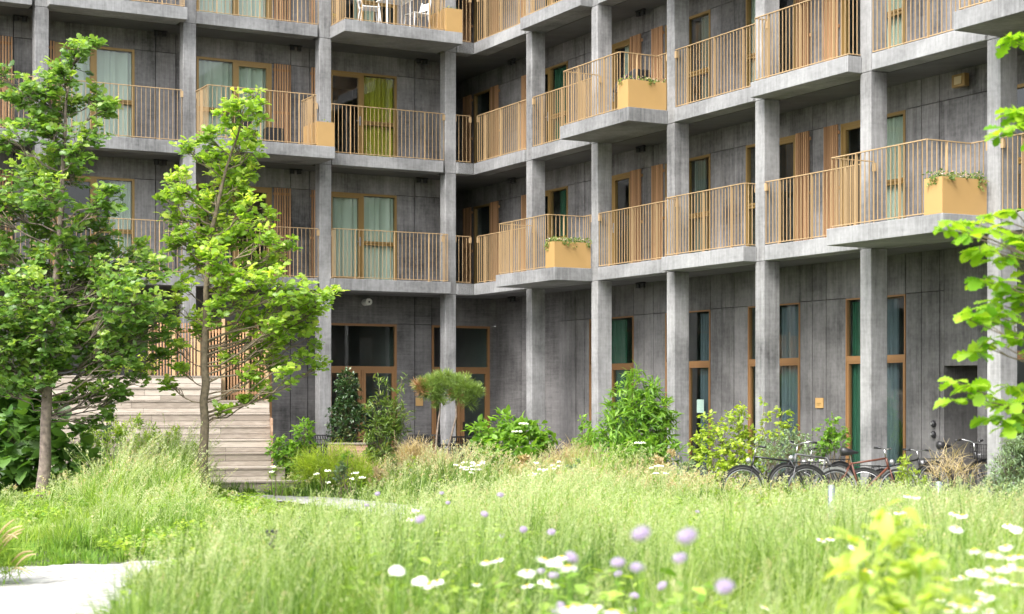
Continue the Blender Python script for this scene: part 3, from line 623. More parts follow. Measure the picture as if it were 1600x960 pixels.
def shrub(name, label, cat, blobs, tmpl, ls, mat, per=60, group=None, up=.4, upright=.2, stems=True, base_px=None, smat=None, flat=0, parts=None, clump=5, fill=.4):
    """blobs: (px, py, depth, radius px)"""
    cx = np.mean([b[0] for b in blobs]) if base_px is None else base_px; dd = np.mean([b[2] for b in blobs]); bx = PX(cx, 0, dd)[0]; base = np.array([bx, dd, Z0(bx, dd)-.01])
    t = thing(name, base, label, cat, group); tw = MB(); pos, dr, upv, sz, rn = [], [], [], [], []
    for (x, y, d, r) in blobs:
        c = PX(x, y, d); R = r*d/F; c[1] += RNG.uniform(-.3, .3)*R
        if stems:
            b0 = base+np.array([(c[0]-base[0])*.35, (c[1]-base[1])*.35, 0]); q = curve(b0, c, 6, 0, .02); tw.tube(q, np.linspace(.014, .005, 6)*(1 if d > 10 else .35), 5)
        n = max(3, int(per*.8*(R/.3)**2)); R *= RNG.uniform(.9, 1.3)
        for k in range(n):
            v = rv(1)[0]*(RNG.random()**fill)*R; e = c+v
            if stems and k % 3 == 0: tw.bar(c+v*.1-np.array([0, 0, .3*R]), e, .005)
            dirn = norm(v*.6/R+np.array([0, 0, upright])+RNG.normal(size=3)*.35)
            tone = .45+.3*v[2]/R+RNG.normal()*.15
            for j in range(clump):
                h = dirn+RNG.normal(size=3)*.55; h[2] -= flat*h[2]
                pos.append(e+RNG.normal(size=3)*ls*.25); dr.append(h); upv.append(np.array([0, 0, 1.])+RNG.normal(size=3)*up); sz.append(ls*RNG.uniform(.6, 1.25)); rn.append(np.clip(tone+RNG.normal()*.12, 0, 1))
    if stems: tw.build('stems', smat or M['twig'], t, flip=False)
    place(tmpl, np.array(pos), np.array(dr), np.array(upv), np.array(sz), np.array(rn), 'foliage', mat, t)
    return t
shrub('broadleaf_shrub', 'large leaved green shrub behind the trunk of the tallest oak', 'shrub', [(10, 640, 29, 40), (40, 690, 28.6, 45), (85, 700, 28.4, 42), (20, 735, 28.3, 36), (115, 735, 28.4, 34), (60, 650, 29, 32), (-20, 690, 29, 50), (90, 750, 28.2, 26)], BROAD, .26, M['big'], 26, clump=3, up=.3, flat=.3)
shrub('evergreen_shrub', 'narrow dark pointed shrub between the large leaved shrub and the wooden steps', 'shrub', [(168, 640, 31.6, 9), (167, 660, 31.6, 12), (168, 685, 31.6, 13), (168, 710, 31.6, 12)], LANCE, .10, M['deep'], 150)
shrub('herb_clump', 'yellow green feathery herbs at the foot of the wooden steps', 'plant', [(150, 690, 30.2, 22), (185, 680, 30.4, 26), (220, 700, 30.2, 28), (255, 705, 30.2, 26), (285, 715, 30, 22), (205, 730, 29.6, 30), (160, 735, 29.5, 26), (250, 740, 29.6, 28), (290, 745, 29.6, 20), (215, 660, 30.6, 12), (130, 715, 29.8, 20), (148, 668, 30.5, 8), (240, 668, 30.4, 8), (275, 675, 30.4, 7), (305, 700, 30.2, 8), (235, 685, 30.4, 15), (270, 690, 30.2, 18), (180, 745, 29.3, 26), (225, 750, 29.3, 26), (275, 755, 29.3, 24), (300, 735, 29.6, 14)], LANCE, .085, M['herb'], 170, upright=.6, stems=False, fill=.7)
shrub('broadleaf_shrub', 'sprig topped green bush at the right end of the wooden steps', 'shrub', [(450, 720, 33, 22), (470, 705, 33, 22), (478, 680, 33, 16), (480, 660, 33, 8), (435, 700, 33, 16), (490, 725, 33, 18), (440, 740, 33, 18), (462, 750, 33, 18)], OVATE, .09, M['mid'], 130)
shrub('holly_column', 'dark glossy holly column in front of the double glass doors', 'shrub', [(540, 590, 36, 11), (540, 608, 36, 18), (545, 630, 36, 24), (545, 655, 36, 27), (543, 680, 36, 27), (545, 605, 36, 20), (530, 645, 36, 18), (560, 645, 36, 16)], OVATE, .065, M['deep'], 210, clump=4, fill=.5)
shrub('bamboo', 'loose olive green bamboo with arching tips right of the holly', 'shrub', [(592, 600, 34.5, 7), (588, 625, 34.5, 11), (606, 605, 34.5, 6), (612, 640, 34.5, 18), (600, 665, 34.5, 24), (595, 690, 34.5, 24), (620, 670, 34.5, 20), (632, 650, 34.5, 12), (625, 615, 34.5, 7), (628, 592, 34.5, 5), (585, 645, 34.5, 12), (600, 715, 34.5, 24), (610, 730, 34.5, 24)], LANCE, .14, M['bamb'], 75, upright=.7)
def pine():
    d = 34.5; b = PX(676, 0, d); base = np.array([b[0], d, Z0(b[0], d)]); t = thing('pine_tree', base, 'small flat topped pine on two thin leaning stems with a few brown tufts', 'tree')
    tr = MB(); tr.tube(curve(base, PX(688, 625, d), 8, 0, .01), np.linspace(.026, .018, 8), 8)
    tr.tube(np.array([base+np.array([.12, .05, 0]), PX(703, 690, d), PX(713, 650, d), PX(712, 620, d)]), [.02, .02, .018, .015], 8)
    tr.build('trunk', M['barkb'], t, smooth=True)
    for mat, nm, blobs, n in ((M['needle'], 'crown', [(668, 608, 9), (682, 600, 11), (676, 612, 9), (698, 594, 10), (712, 600, 9), (726, 604, 12), (738, 612, 10), (744, 620, 7), (684, 622, 8), (690, 634, 5), (718, 616, 9), (658, 600, 6), (700, 608, 10), (736, 630, 5), (690, 588, 6)], 170), (M['needleb'], 'brown_tuft', [(656, 604, 7), (712, 613, 6), (663, 612, 6)], 260)):
        pos, dr, rn = [], [], []
        for x, y, r in blobs:
            c = PX(x, y, d); R = r*d/F
            R *= 1.2
            for k in range(max(3, int(.22*n*(R/.2)**2))):
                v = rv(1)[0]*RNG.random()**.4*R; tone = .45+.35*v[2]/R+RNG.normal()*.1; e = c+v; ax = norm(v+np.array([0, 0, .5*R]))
                for j in range(26): pos.append(e); dr.append(ax+RNG.normal(size=3)*.6); rn.append(np.clip(tone+RNG.normal()*.1, 0, 1))
        n_ = len(pos); place(PNEED, np.array(pos), np.array(dr), rv(n_), RNG.uniform(.11, .19, n_), np.array(rn), nm, mat, t)
pine()
EL = shrub('elder_bush', 'low wide elder bush with flat white flower heads in the centre', 'shrub', [(760, 690, 32.5, 26), (790, 675, 32.5, 24), (815, 680, 32.5, 24), (840, 685, 32.5, 22), (770, 710, 32, 26), (805, 708, 32, 30), (845, 705, 32.4, 20), (750, 680, 32.5, 14), (858, 682, 32.5, 10), (798, 660, 32.5, 10), (780, 725, 32, 20), (825, 725, 32, 20)], OVATE, .15, M['mid'], 48, upright=.1, clump=5)
MD = shrub('broadleaf_shrub', 'tall pyramidal green bush standing before the ground floor windows', 'shrub', [(995, 580, 31, 7), (990, 600, 31, 14), (978, 620, 31, 20), (1010, 615, 31, 16), (1025, 605, 31, 10), (1000, 640, 31, 30), (1030, 640, 31, 20), (965, 645, 31, 18), (980, 670, 31, 30), (1015, 675, 31, 32), (1040, 660, 31, 16), (960, 680, 31, 22), (1000, 710, 30.6, 32), (1035, 710, 30.6, 24), (970, 715, 30.6, 22), (925, 690, 31, 14), (945, 690, 31, 14), (1018, 740, 30.5, 20)], LANCE, .17, M['mid'], 62, clump=6)
def umbel(parent, px, py, d, r, nm='flower_head'):
    c = PX(px, py, d); m = MB()
    for k in range(30):
        v = rv(1)[0]; m.ball(c+np.array([v[0]*r, v[1]*r*.8, abs(v[2])*r*.18]), r*.17, n=5, m=3)
    m.build(nm, M['petal'], parent, flip=False)
for x, y in ((818, 663), (808, 675)): umbel(EL, x, y, 32, .10)
umbel(MD, 1000, 693, 30.2, .10)
shrub('broadleaf_shrub', 'small upright bush left of the tall pyramidal bush', 'shrub', [(912, 660, 32, 9), (915, 675, 32, 13), (925, 690, 32, 14), (905, 695, 32, 14)], OVATE, .07, M['mid'], 130)
shrub('broadleaf_shrub', 'airy yellow green shrub in front of the third and fourth columns from the right', 'shrub', [(1155, 640, 28, 10), (1150, 655, 28, 16), (1110, 665, 28, 16), (1095, 690, 28, 18), (1130, 685, 28, 24), (1165, 680, 28, 22), (1200, 655, 28, 10), (1225, 640, 28, 9), (1232, 665, 28, 9), (1185, 700, 28, 22), (1150, 715, 27.8, 28), (1115, 720, 27.8, 26), (1090, 710, 28, 14), (1180, 730, 27.8, 24), (1135, 745, 27.6, 24), (1205, 680, 28, 12), (1195, 625, 28, 6), (1222, 672, 28, 10)], OVATE, .085, M['lime'], 85, clump=5, flat=.5)
shrub('broadleaf_shrub', 'slender green shrub against the wall under the square plate', 'shrub', [(1300, 655, 27.8, 7), (1295, 670, 27.8, 13), (1290, 690, 27.8, 17), (1308, 690, 27.8, 15), (1280, 700, 27.8, 12), (1318, 680, 27.8, 9)], OVATE, .08, M['mid'], 110)
shrub('herb_clump', 'grey green feathery herbs behind the bicycle handlebars', 'plant', [(1215, 690, 27.4, 16), (1235, 685, 27.4, 18), (1255, 695, 27.4, 18), (1195, 700, 27.4, 16), (1230, 705, 27.2, 22), (1265, 710, 27.2, 16), (1205, 720, 27, 22), (1170, 740, 26.5, 20)], SMALL, .045, M['silver'], 170, upright=.8)
shrub('herb_clump', 'silvery grey green bush at the right edge beside the basket bicycle', 'plant', [(1590, 700, 21, 22), (1575, 730, 21, 26), (1600, 745, 21, 34), (1560, 760, 21, 26), (1590, 785, 20.6, 32), (1610, 700, 21, 28), (1575, 700, 21, 12)], LANCE, .06, M['silver'], 420, upright=.7, fill=.5)
shrub('sapling', 'small yellow green sapling between the red bicycle and the bicycle with the basket', 'plant', [(1412, 722, 22, 10), (1420, 735, 22, 14), (1432, 748, 22, 12), (1445, 752, 22, 8), (1408, 742, 22, 10), (1418, 760, 22, 14)], LANCE, .07, M['lime'], 170)
shrub('sapling', 'blurred yellow green shrub with broad leaves in the right foreground', 'plant', [(1390, 812, 4.9, 22), (1410, 840, 4.9, 30), (1370, 860, 4.8, 36), (1440, 865, 4.8, 36), (1400, 880, 4.8, 42), (1350, 910, 4.7, 40), (1440, 910, 4.7, 44), (1395, 935, 4.6, 50), (1350, 950, 4.6, 36), (1460, 950, 4.6, 40), (1330, 880, 4.8, 16)], OVATE, .072, M['pale'], 62, clump=4, flat=.4, fill=.8, smat=M['mid'])
for i, (bl, lb) in enumerate((([(638, 712, 33.2, 13), (655, 708, 33.2, 15), (672, 722, 33, 15), (632, 722, 33, 13), (690, 730, 33, 13)], 'beige dry grass tussock below the small pine'),
    ([(885, 722, 31.6, 15), (905, 715, 31.6, 15), (925, 718, 31.6, 17), (865, 730, 31.4, 15), (900, 735, 31.4, 20), (940, 728, 31.4, 13), (930, 695, 32, 7)], 'beige dry grass tussock left of the tall pyramidal bush'),
    ([(1490, 735, 24, 16), (1475, 745, 24, 18), (1508, 745, 24, 16), (1470, 725, 24.4, 12), (1495, 715, 24.4, 8)], 'thin dry grass tussock between the wheels of the basket bicycle'))):
    shrub('dry_grass', lb, 'grass clump', bl, NEED, .24, M['straw'], 150 if i < 2 else 45, upright=1.0, clump=9, stems=False, group='beige grass tussocks')
shrub('grass_mound', 'bright lime green grass mound below the holly column', 'grass clump', [(478, 732, 32, 12), (495, 720, 32, 10), (512, 726, 32, 13), (530, 716, 32, 9), (548, 728, 32, 14), (566, 735, 32, 10), (490, 742, 31.8, 14), (520, 742, 31.8, 16), (550, 745, 31.8, 14), (575, 748, 31.6, 12)], NEED, .34, M['lime'], 150, upright=.7, clump=8, stems=False)
shrub('herb_clump', 'soft green plants growing at the top of the wooden steps', 'plant', [(160, 575, 36.3, 12), (185, 572, 36.3, 14), (210, 570, 36.3, 14), (232, 572, 36.3, 12), (140, 580, 36.3, 12)], SMALL, .06, M['lime'], 150, upright=.8)
tg = shrub('feather_grass', 'arching pale feather grass at the left edge beside the white path', 'grass clump', [(-15, 875, 13, 18), (5, 888, 13, 12), (-20, 850, 13, 20), (20, 880, 13.2, 10), (-40, 870, 13, 30)], NEED, .24, M['lawn'], 420, upright=1.2, clump=7, stems=False)
m = MB()
for x0, y0, x1, y1 in ((-10, 860, 35, 822), (-20, 880, 38, 826), (-10, 880, 34, 832), (0, 850, 28, 842), (10, 890, 52, 862), (-20, 870, 22, 812), (15, 900, 56, 866), (10, 895, 50, 900)):
    a, b = PX(x0, y0, 13), PX(x1, y1, 12.8); q = curve(a, b, 7, .05); m.tube(q, [.002, .003, .006, .008, .008, .007, .003], 6)
m.build('plume', M['straw'], tg, flip=False)
# ------------------------------------------------------------------ meadow
def grass_height(x, y):
    k = (x/y)*F+800; h = np.interp(y, [3, 6, 12, 20, 28, 34], [.56, .58, .55, .50, .50, .45])
    left = 1/(1+np.exp((k-330-(np.clip(25-y, 0, 12))*2)/60.)); h = h*(1-left*np.interp(y, [8, 13, 20, 27, 31], [.2, .62, .55, .35, .2]))
    rt = 1/(1+np.exp(-(k-1090)/40.)); h = h*(1-rt*np.interp(y, [10, 17, 22, 29], [0, .05, .28, .28]))
    mid = np.exp(-((k-510)/95.)**4); tr = np.exp(-((k-205)/115.)**4); h = h*(1-.45*np.exp(-((k-385)/70.)**4)*np.interp(y, [16, 20, 31], [0, 1, 1])); h = h*(1+1.5*tr*np.interp(y, [17, 21, 28, 31], [0, .8, 1, .5])*(.6+.6*np.sin(x*3.1+y*.7)**2)); h = h*(1-mid*np.interp(y, [14, 19, 29, 31], [0, .74, .8, .3]))
    bd = np.clip((k-560)/60, 0, 1)*np.clip((1100-k)/60, 0, 1)*np.interp(y, [24, 28, 34], [0, 1, 1]); h = h*(1+.45*bd*(.5+.5*np.sin(x*2.1+y)))
    near = 1/(1+np.exp((k-165-14*np.sin(y*3.))/10.)); return h*(1-near*np.interp(y, [3, 12, 14.5], [.93, .93, 0]))
def meadow():
    def pts(y0, y1, dens):
        n = int(dens*.34*(y1**2-y0**2)*1.12); y = np.sqrt(RNG.uniform(y0**2, y1**2, n)); x = y*RNG.uniform(-.345, .345, n)
        k = (path_dist(x, y) > .0) & ((-(x-CX)*SN*-1*0+1) > 0); 
        # stay off the pavement in front of both wings
        rel = np.stack([x-CX, y-CY], 1); bo = rel@U[:2]; ao = rel@V[:2]; k &= (bo < -1.5) & (ao < -2.5)
        st = (x < -5.0) & (y > 30.6-.0*x) & (x > -10.6); k &= ~((y > 30.9) & (x < -4.6) & (x > -11))
        return x[k], y[k]
    A = []
    for y0, y1, dens, wd, hs in ((3.9, 9, 1500, .0058, 1), (9, 15, 1000, .0078, 1), (15, 23, 650, .010, 1), (23, 35, 420, .013, 1)):
        x, y = pts(y0, y1, dens); A.append(np.stack([x, y, np.full(len(x), wd)], 1))
    P_ = np.concatenate(A); x, y, wd = P_.T; n = len(x)
    # tussocks: every blade belongs to the nearest of a few thousand tuft centres and shares its height, lean and tone
    cell = .34+.0*y; gx, gy = np.floor(x/cell), np.floor(y/cell)
    def hsh(a, b, c): v = np.sin(a*127.1+b*311.7+c*74.7)*43758.5453; return v-np.floor(v)
    jx, jy = (gx+.15+.7*hsh(gx, gy, 1))*cell, (gy+.15+.7*hsh(gx, gy, 2))*cell; pull = .75*np.sqrt(RNG.random(n)); x = x+(jx-x)*(1-pull)*.9; y = y+(jy-y)*(1-pull)*.9
    th, tt, ta = hsh(gx, gy, 3), hsh(gx, gy, 4), hsh(gx, gy, 5)*6.28
    clump = .5+.5*np.sin(x*2.3+np.sin(y*1.7)*2)*np.cos(y*1.9+x); cl2 = .5+.5*np.sin(x*.7+1.3*np.sin(y*.45)); cl3 = .5+.5*np.sin(x*1.1-y*.62+2*np.sin(y*.31+x*.4))
    h = grass_height(x, y)*RNG.uniform(.45, 1.1, n)*(.35+.9*th)*(.62+.75*cl3); z = terrain(x, y)
    pd = path_dist(x, y); h *= np.clip(np.where(y < 16, .35, .75)+pd*1.6, .3, 1)
    oa = np.arctan2(y-jy, x-jx); ang = np.where(RNG.random(n) < .6, oa, ta)+RNG.normal(size=n)*.6; lean = np.where(RNG.random(n) < .55, RNG.uniform(.5, 1.3, n), RNG.uniform(.05, .5, n))*h; dx, dy = np.cos(ang), np.sin(ang)
    T = [0, .35, .7, 1]; W = [1, .9, .6, .08]; px_, py_ = -dy, dx
    vs = []
    for t, w_ in zip(T, W):
        cx_ = x+dx*lean*t**2; cy_ = y+dy*lean*t**2; cz_ = z+h*(t-.12*t*t*(lean/h)*2)
        for s in (-1, 1): vs.append(np.stack([cx_+px_*wd*w_*s*.5, cy_+py_*wd*w_*s*.5, cz_], 1))
    Vv = np.stack(vs, 1).reshape(-1, 3); b = (np.arange(n)*8)[:, None]
    Ff = np.concatenate([b+np.array([[2*i, 2*i+1, 2*i+3, 2*i+2]]) for i in range(3)], 0)
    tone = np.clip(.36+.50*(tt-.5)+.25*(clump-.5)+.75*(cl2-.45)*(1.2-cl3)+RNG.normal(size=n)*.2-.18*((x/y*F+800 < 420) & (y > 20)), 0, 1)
    lawn = ((x/y*F+800) < 330+np.clip(25-y, 0, 12)*6) & (y > 13) & (RNG.random(n) < np.interp(y, [14, 18, 22, 28], [.9, .6, .25, .1])) | (RNG.random(n) < .10+.35*(cl2 > .72))
    F3 = Ff.reshape(3, n, 4)
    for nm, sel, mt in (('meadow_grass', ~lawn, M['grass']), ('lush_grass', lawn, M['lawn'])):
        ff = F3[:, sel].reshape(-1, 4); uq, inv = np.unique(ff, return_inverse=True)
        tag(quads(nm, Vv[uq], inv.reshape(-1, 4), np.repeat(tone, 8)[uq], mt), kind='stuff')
    # flowering stems: thin stalk, loose panicle of spikelets
    A = []
    for y0, y1, dens, wd in ((3.9, 9, 85, .0028), (9, 16, 75, .0042), (16, 24, 55, .006), (24, 35, 40, .009)):
        x, y = pts(y0, y1, dens); A.append(np.stack([x, y, np.full(len(x), wd)], 1))
    x, y, wd = np.concatenate(A).T; patch = .5+.5*np.sin(x*1.1-y*.62+2*np.sin(y*.31+x*.4)+.6); k = (RNG.random(len(x)) < .25+1.1*patch**2) & (RNG.random(len(x)) < np.clip((grass_height(x, y)-.18)/.3, .08, 1)); x, y, wd, patch = x[k], y[k], wd[k], patch[k]; n = len(x)
    h = grass_height(x, y)*RNG.uniform(.85, 1.45, n)*(.85+.35*patch); z = terrain(x, y); ang = RNG.normal(.3, 1.2, n); dx, dy = np.cos(ang), np.sin(ang); lean = RNG.uniform(.05, .75, n)*h
    def at(t): return np.stack([x+dx*lean*t**2, y+dy*lean*t**2, z+h*(t-.08*t*t)], 1)
    sp, sdir, ssz, srn = [], [], [], []; tone = np.clip(RNG.normal(.38, .28, n)+.25*np.sin(x*.8+y*.5)+np.interp(y, [20, 27], [0, .35])*(x > -3), 0, 1)
    vs = []
    for t, w_ in zip((0, .5, 1), (1, .8, .5)):
        c = at(np.full(n, t))
        for s in (-1, 1): vs.append(c+np.stack([wd*w_*s*.5, wd*0, wd*0], 1))
    Vv = np.stack(vs, 1).reshape(-1, 3); b = (np.arange(n)*6)[:, None]; Ff = np.concatenate([b+np.array([[0, 1, 3, 2]]), b+np.array([[2, 3, 5, 4]])], 0)
    for q in range(16):
        t = np.full(n, 1-.26*(q/16)**1.1); p0 = at(t); d_ = np.stack([RNG.normal(size=n), RNG.normal(size=n), RNG.uniform(.2, 1.6, n)], 1)
        L = RNG.uniform(.1, .9, n)*(.012+.045*(q/16)); sp.append(p0+norm(d_)*L[:, None]); sdir.append(d_); ssz.append(wd*RNG.uniform(2.2, 4.2, n)); srn.append(np.clip(tone+RNG.normal(size=n)*.1, 0, 1))
    V2, F2 = strip_q = (np.array([(-.22, 0, 0), (.22, 0, 0), (.12, 1, 0), (-.12, 1, 0)]), np.array([(0, 1, 2, 3)]))
    pos = np.concatenate(sp); d_ = norm(np.concatenate(sdir)); sz = np.concatenate(ssz); up = rv(len(pos)); sx = norm(np.cross(d_, up))
    PP = pos[:, None]+sz[:, None, None]*(V2[None, :, 0, None]*sx[:, None]+V2[None, :, 1, None]*d_[:, None]); F2a = (F2[None]+(np.arange(len(pos))*4)[:, None, None]).reshape(-1, 4)+len(Vv)
    tag(quads('seed_heads', np.concatenate([Vv, PP.reshape(-1, 3)]), np.concatenate([Ff, F2a]), np.concatenate([np.repeat(tone*.4, 6), np.repeat(np.concatenate(srn), 4)]), M['seed']), kind='stuff')
meadow()
def border():
    # loose herb tufts that merge the shrubs with the meadow
    lbs = ['airy green herb tuft between the shrubs at the back of the meadow']
    for i in range(34):
        px = 440+i*19.5+RNG.normal()*8; d = RNG.uniform(28.5, 31.5); b = PX(px, 0, d)[0]; ht = RNG.uniform(.35, .8); zc = Z0(b, d)+ht; py = HOR-(zc-CZ)*F/d
        if 455 < px < 500: continue
        bl = [(px+RNG.normal()*7, py+q*9, d, RNG.uniform(5, 10)) for q in range(3)]
        shrub('herb_tuft', lbs[0], 'plant', bl, [LANCE, SMALL, OVATE][i % 3], RNG.uniform(.05, .09), M[['mid', 'lime', 'silver', 'bamb', 'straw'][RNG.integers(5)]], 150, upright=.9, group='herb tufts between the shrubs')
border()
def weeds():
    n = 11000; y = np.sqrt(RNG.uniform(4.2**2, 31**2, n)); x = y*RNG.uniform(-.33, .33, n); k = (np.sin(x*1.7+y)*np.cos(y*.8-x*.6) > .25) & (path_dist(x, y) > .25); x, y = x[k], y[k]
    pos, dr, sz, rn = [], [], [], []
    hh = grass_height(x, y); zz = terrain(x, y)
    for i in range(len(x)):
        top = zz[i]+hh[i]*RNG.uniform(.5, .95); tn = RNG.random()
        for j in range(12):
            a = RNG.random()*6.28; pos.append((x[i]+RNG.normal()*.05, y[i]+RNG.normal()*.05, top-RNG.random()*hh[i]*.6)); dr.append((math.cos(a), math.sin(a), RNG.uniform(-.1, .9))); sz.append(RNG.uniform(.04, .09)); rn.append(np.clip(tn+RNG.normal()*.15, 0, 1))
    tag(place(OVATE, np.array(pos), np.array(dr), np.array([0, 0, 1.])+RNG.normal(size=(len(pos), 3))*.3, np.array(sz), np.array(rn), 'meadow_herbs', M['lawn'], None), kind='stuff')
weeds()
# ================================================================== things on the balconies
NAMEB = {('R', 1, 0): 'ochre planter box with trailing succulents on the lowest balcony beside the inner corner', ('R', 5, 0): 'largest ochre planter box with pink and green succulents on the lowest balcony at the right',
         ('R', 2, 1): 'ochre planter box with pale blossom on the second gallery in front of a black cover', ('L', 2, 1): 'bare ochre planter box on the second gallery left of the green curtain',
         ('L', 1, 2): 'ochre planter box on the top balcony beside the white chairs', ('R', 6, 1): 'ochre planter box on the second gallery at the far right', ('R', 3, 2): 'ochre planter box on the top gallery above the frame'}
for fr, a0, a1, b0, b1, z, side, k, lv in PLANT_BOXES:
    t = thing('planter_box', fr.p((a0+a1)/2, (b0+b1)/2, z), NAMEB[(side, k, lv)], 'planter', 'ochre planter boxes at the balcony ends')
    m = MB(); zt = z+.56; th = .02; a1 -= .012
    m.box(fr, a0, a1, b0, b0+th, z+.003, zt); m.box(fr, a0, a1, b1-th, b1, z+.003, zt); m.box(fr, a0, a0+th, b0+th, b1-th, z+.003, zt); m.box(fr, a1-th, a1, b0+th, b1-th, z+.003, zt); m.box(fr, a0+th, a1-th, b0+th, b1-th, z+.004, z+.03)
    m.build('box', M['ochre_box'], t)
    m = MB(); m.box(fr, a0+th, a1-th, b0+th, b1-th, z+.031, zt-.06); m.build('potting_soil', M['soil'], t)
    kind = {('R', 1, 0): 1.0, ('R', 5, 0): .9, ('R', 2, 1): .45, ('L', 1, 2): .25, ('L', 2, 1): .06}.get((side, k, lv), .3)
    pos, dr, rn = [], [], []; n = int(520*kind)
    for i in range(n):
        a = RNG.uniform(a0, a1); b = RNG.uniform(b0, b1); pos.append(fr.p(a, b, zt+RNG.uniform(-.05, .05+.05*kind))); dr.append(RNG.normal(size=3)+np.array([0, 0, .7])); rn.append(RNG.random())
    if kind > .4:
        for i in range(int(7*kind)):
            e = RNG.random() < .6; ln = RNG.uniform(.06, .22)
            a, b = (RNG.uniform(a0, a1), b0-.015) if not e else ((a1+.015 if side == 'R' else a0-.015), RNG.uniform(b0, b1))
            for j in range(24): pos.append(fr.p(a+RNG.normal()*.035, b+RNG.normal()*.02, zt+.02-ln*j/24)); dr.append(RNG.normal(size=3)+np.array([0, 0, -.6])); rn.append(RNG.random())
    place(SMALL, np.array(pos), np.array(dr), rv(len(pos)), RNG.uniform(.03, .065, len(pos)), np.array(rn), 'succulents', M['bamb'], t)
    if kind > .4:
        pos = [fr.p(RNG.uniform(a0, a1), RNG.uniform(b0, b1), zt+RNG.uniform(.04, .10)) for i in range(int(150*kind))]
        place(SMALL, np.array(pos), rv(len(pos)), rv(len(pos)), RNG.uniform(.02, .04, len(pos)), RNG.random(len(pos)), 'blossom', M['blossom'], t)
def chair(fr, a, b, z, rot, label):
    t = thing('garden_chair', fr.p(a, b, z), label, 'chair', 'white chairs on the top balcony'); c, s = math.cos(rot), math.sin(rot)
    f2 = Frame(fr.p(a, b, z), fr.a*c+fr.b*s, -fr.a*s+fr.b*c); m = MB()
    for x, y, tx, ty in ((-.19, -.19, -.24, -.24), (.19, -.19, .24, -.24)):
        MB().tube([f2.p(x, y, .44), f2.p(tx, ty, 0)], [.02, .014], 8).build('leg', M['white'], t, smooth=True)
    for x in (-.19, .19):
        MB().tube([f2.p(x*1.15, .27, 0), f2.p(x, .20, .44), f2.p(x, .25, .62), f2.p(x*.95, .29, .80)], [.014, .02, .019, .016], 8).build('leg', M['white'], t, smooth=True)
    MB().box(f2, -.22, .22, -.22, .22, .43, .46).build('seat', M['white'], t, bevel=.012)
    bk = MB(); n = 8
    for i in range(n):
        x0, x1 = -.2+.4*i/n, -.2+.4*(i+1)/n; c0, c1 = .03*math.cos(x0*7), .03*math.cos(x1*7)
        vs = [f2.p(x, .24+cc+dz, zz) for x, cc in ((x0, c0), (x1, c1)) for dz, zz in ((0, .58), (.04, .76), (.055, .76), (.015, .58))]
        bk.add(vs, [(0, 1, 5, 4), (1, 2, 6, 5), (2, 3, 7, 6), (3, 0, 4, 7), (0, 3, 2, 1), (4, 5, 6, 7)], .5)
    bk.build('backrest', M['white'], t)
z3 = FL[2][1]
chair(LF, 2.98, -.38, z3, -1.35, 'white chair left of the white table on the top balcony')
chair(LF, 1.72, -.32, z3, 1.4, 'white chair right of the white table on the top balcony')
t = thing('garden_table', LF.p(2.3, -.3, z3), 'white four legged table between two white chairs on the top balcony', 'table')
for x, y in ((2.0, -.55), (2.6, -.55), (2.0, -.05), (2.6, -.05)): MB().tube([LF.p(x, y, z3+.002), LF.p(x, y, z3+.71)], .02, 8).build('leg', M['white'], t)
MB().box(LF, 1.95, 2.65, -.6, 0, z3+.71, z3+.74).build('tabletop', M['white'], t, bevel=.006)
z2 = FL[1][1]
t = thing('storage_box', LF.p(5.0, .95, z2), 'dark slatted heat pump box on the second gallery behind the lime green oak', 'box'); m = MB(); m.box(LF, 4.72, 5.12, .78, 1.08, z2+.03, z2+.62); m.build('casing', M['dark'], t)
m = MB(); [m.box(LF, 4.73+.05*i, 4.76+.05*i, .765, .779, z2+.06, z2+.59) for i in range(8)]; m.build('slats', M['black'], t)
t = thing('garden_chair', LF.p(5.75, .5, z2), 'dark folding chair half hidden by oak leaves on the second gallery', 'chair'); f2 = Frame(LF.p(5.75, .5, z2), LF.a, LF.b)
MB().box(f2, -.22, .22, -.2, .2, .42, .45).build('seat', M['dark'], t); MB().box(f2, -.22, .22, .2, .23, .5, .85).build('backrest', M['dark'], t)
for x, y in ((-.2, -.18), (.2, -.18), (-.2, .2), (.2, .2)): MB().bar(f2.p(x, y, .002), f2.p(x, y*.9, .43), .02).build('leg', M['dark'], t)
t = thing('cable_reel', LF.p(4.42, .35, z2), 'small black hose reel on the floor of the second gallery', 'reel'); m = MB()
for y in (.28, .40): m.ring(LF.p(4.42, y, z2+.14), LF.b, .12, .012)
m.build('rim', M['black'], t); MB().tube([LF.p(4.42, .28, z2+.14), LF.p(4.42, .40, z2+.14)], .05, 12).build('drum', M['black'], t)
t = thing('barbecue', RF.p(7.4, -.1, z2), 'black covered barbecue behind the planter on the second gallery', 'barbecue'); f2 = Frame(RF.p(7.55, -.15, z2), RF.a, RF.b)
for x, y in ((-.25, -.18), (.25, -.18), (-.25, .18), (.25, .18)): MB().bar(f2.p(x, y, .002), f2.p(x, y, .6), .03).build('leg', M['dark'], t)
m = MB(); vs = [f2.p(x, y, z) for x, y, z in ((-.42, -.26, .55), (.42, -.26, .55), (.42, .26, .55), (-.42, .26, .55), (-.36, -.2, .78), (.40, -.2, .95), (.40, .2, .95), (-.36, .2, .78))]
m.add(vs, [(0, 3, 2, 1), (4, 5, 6, 7), (0, 1, 5, 4), (1, 2, 6, 5), (2, 3, 7, 6), (3, 0, 4, 7)], .5); m.build('cover', M['black'], t, bevel=.05)
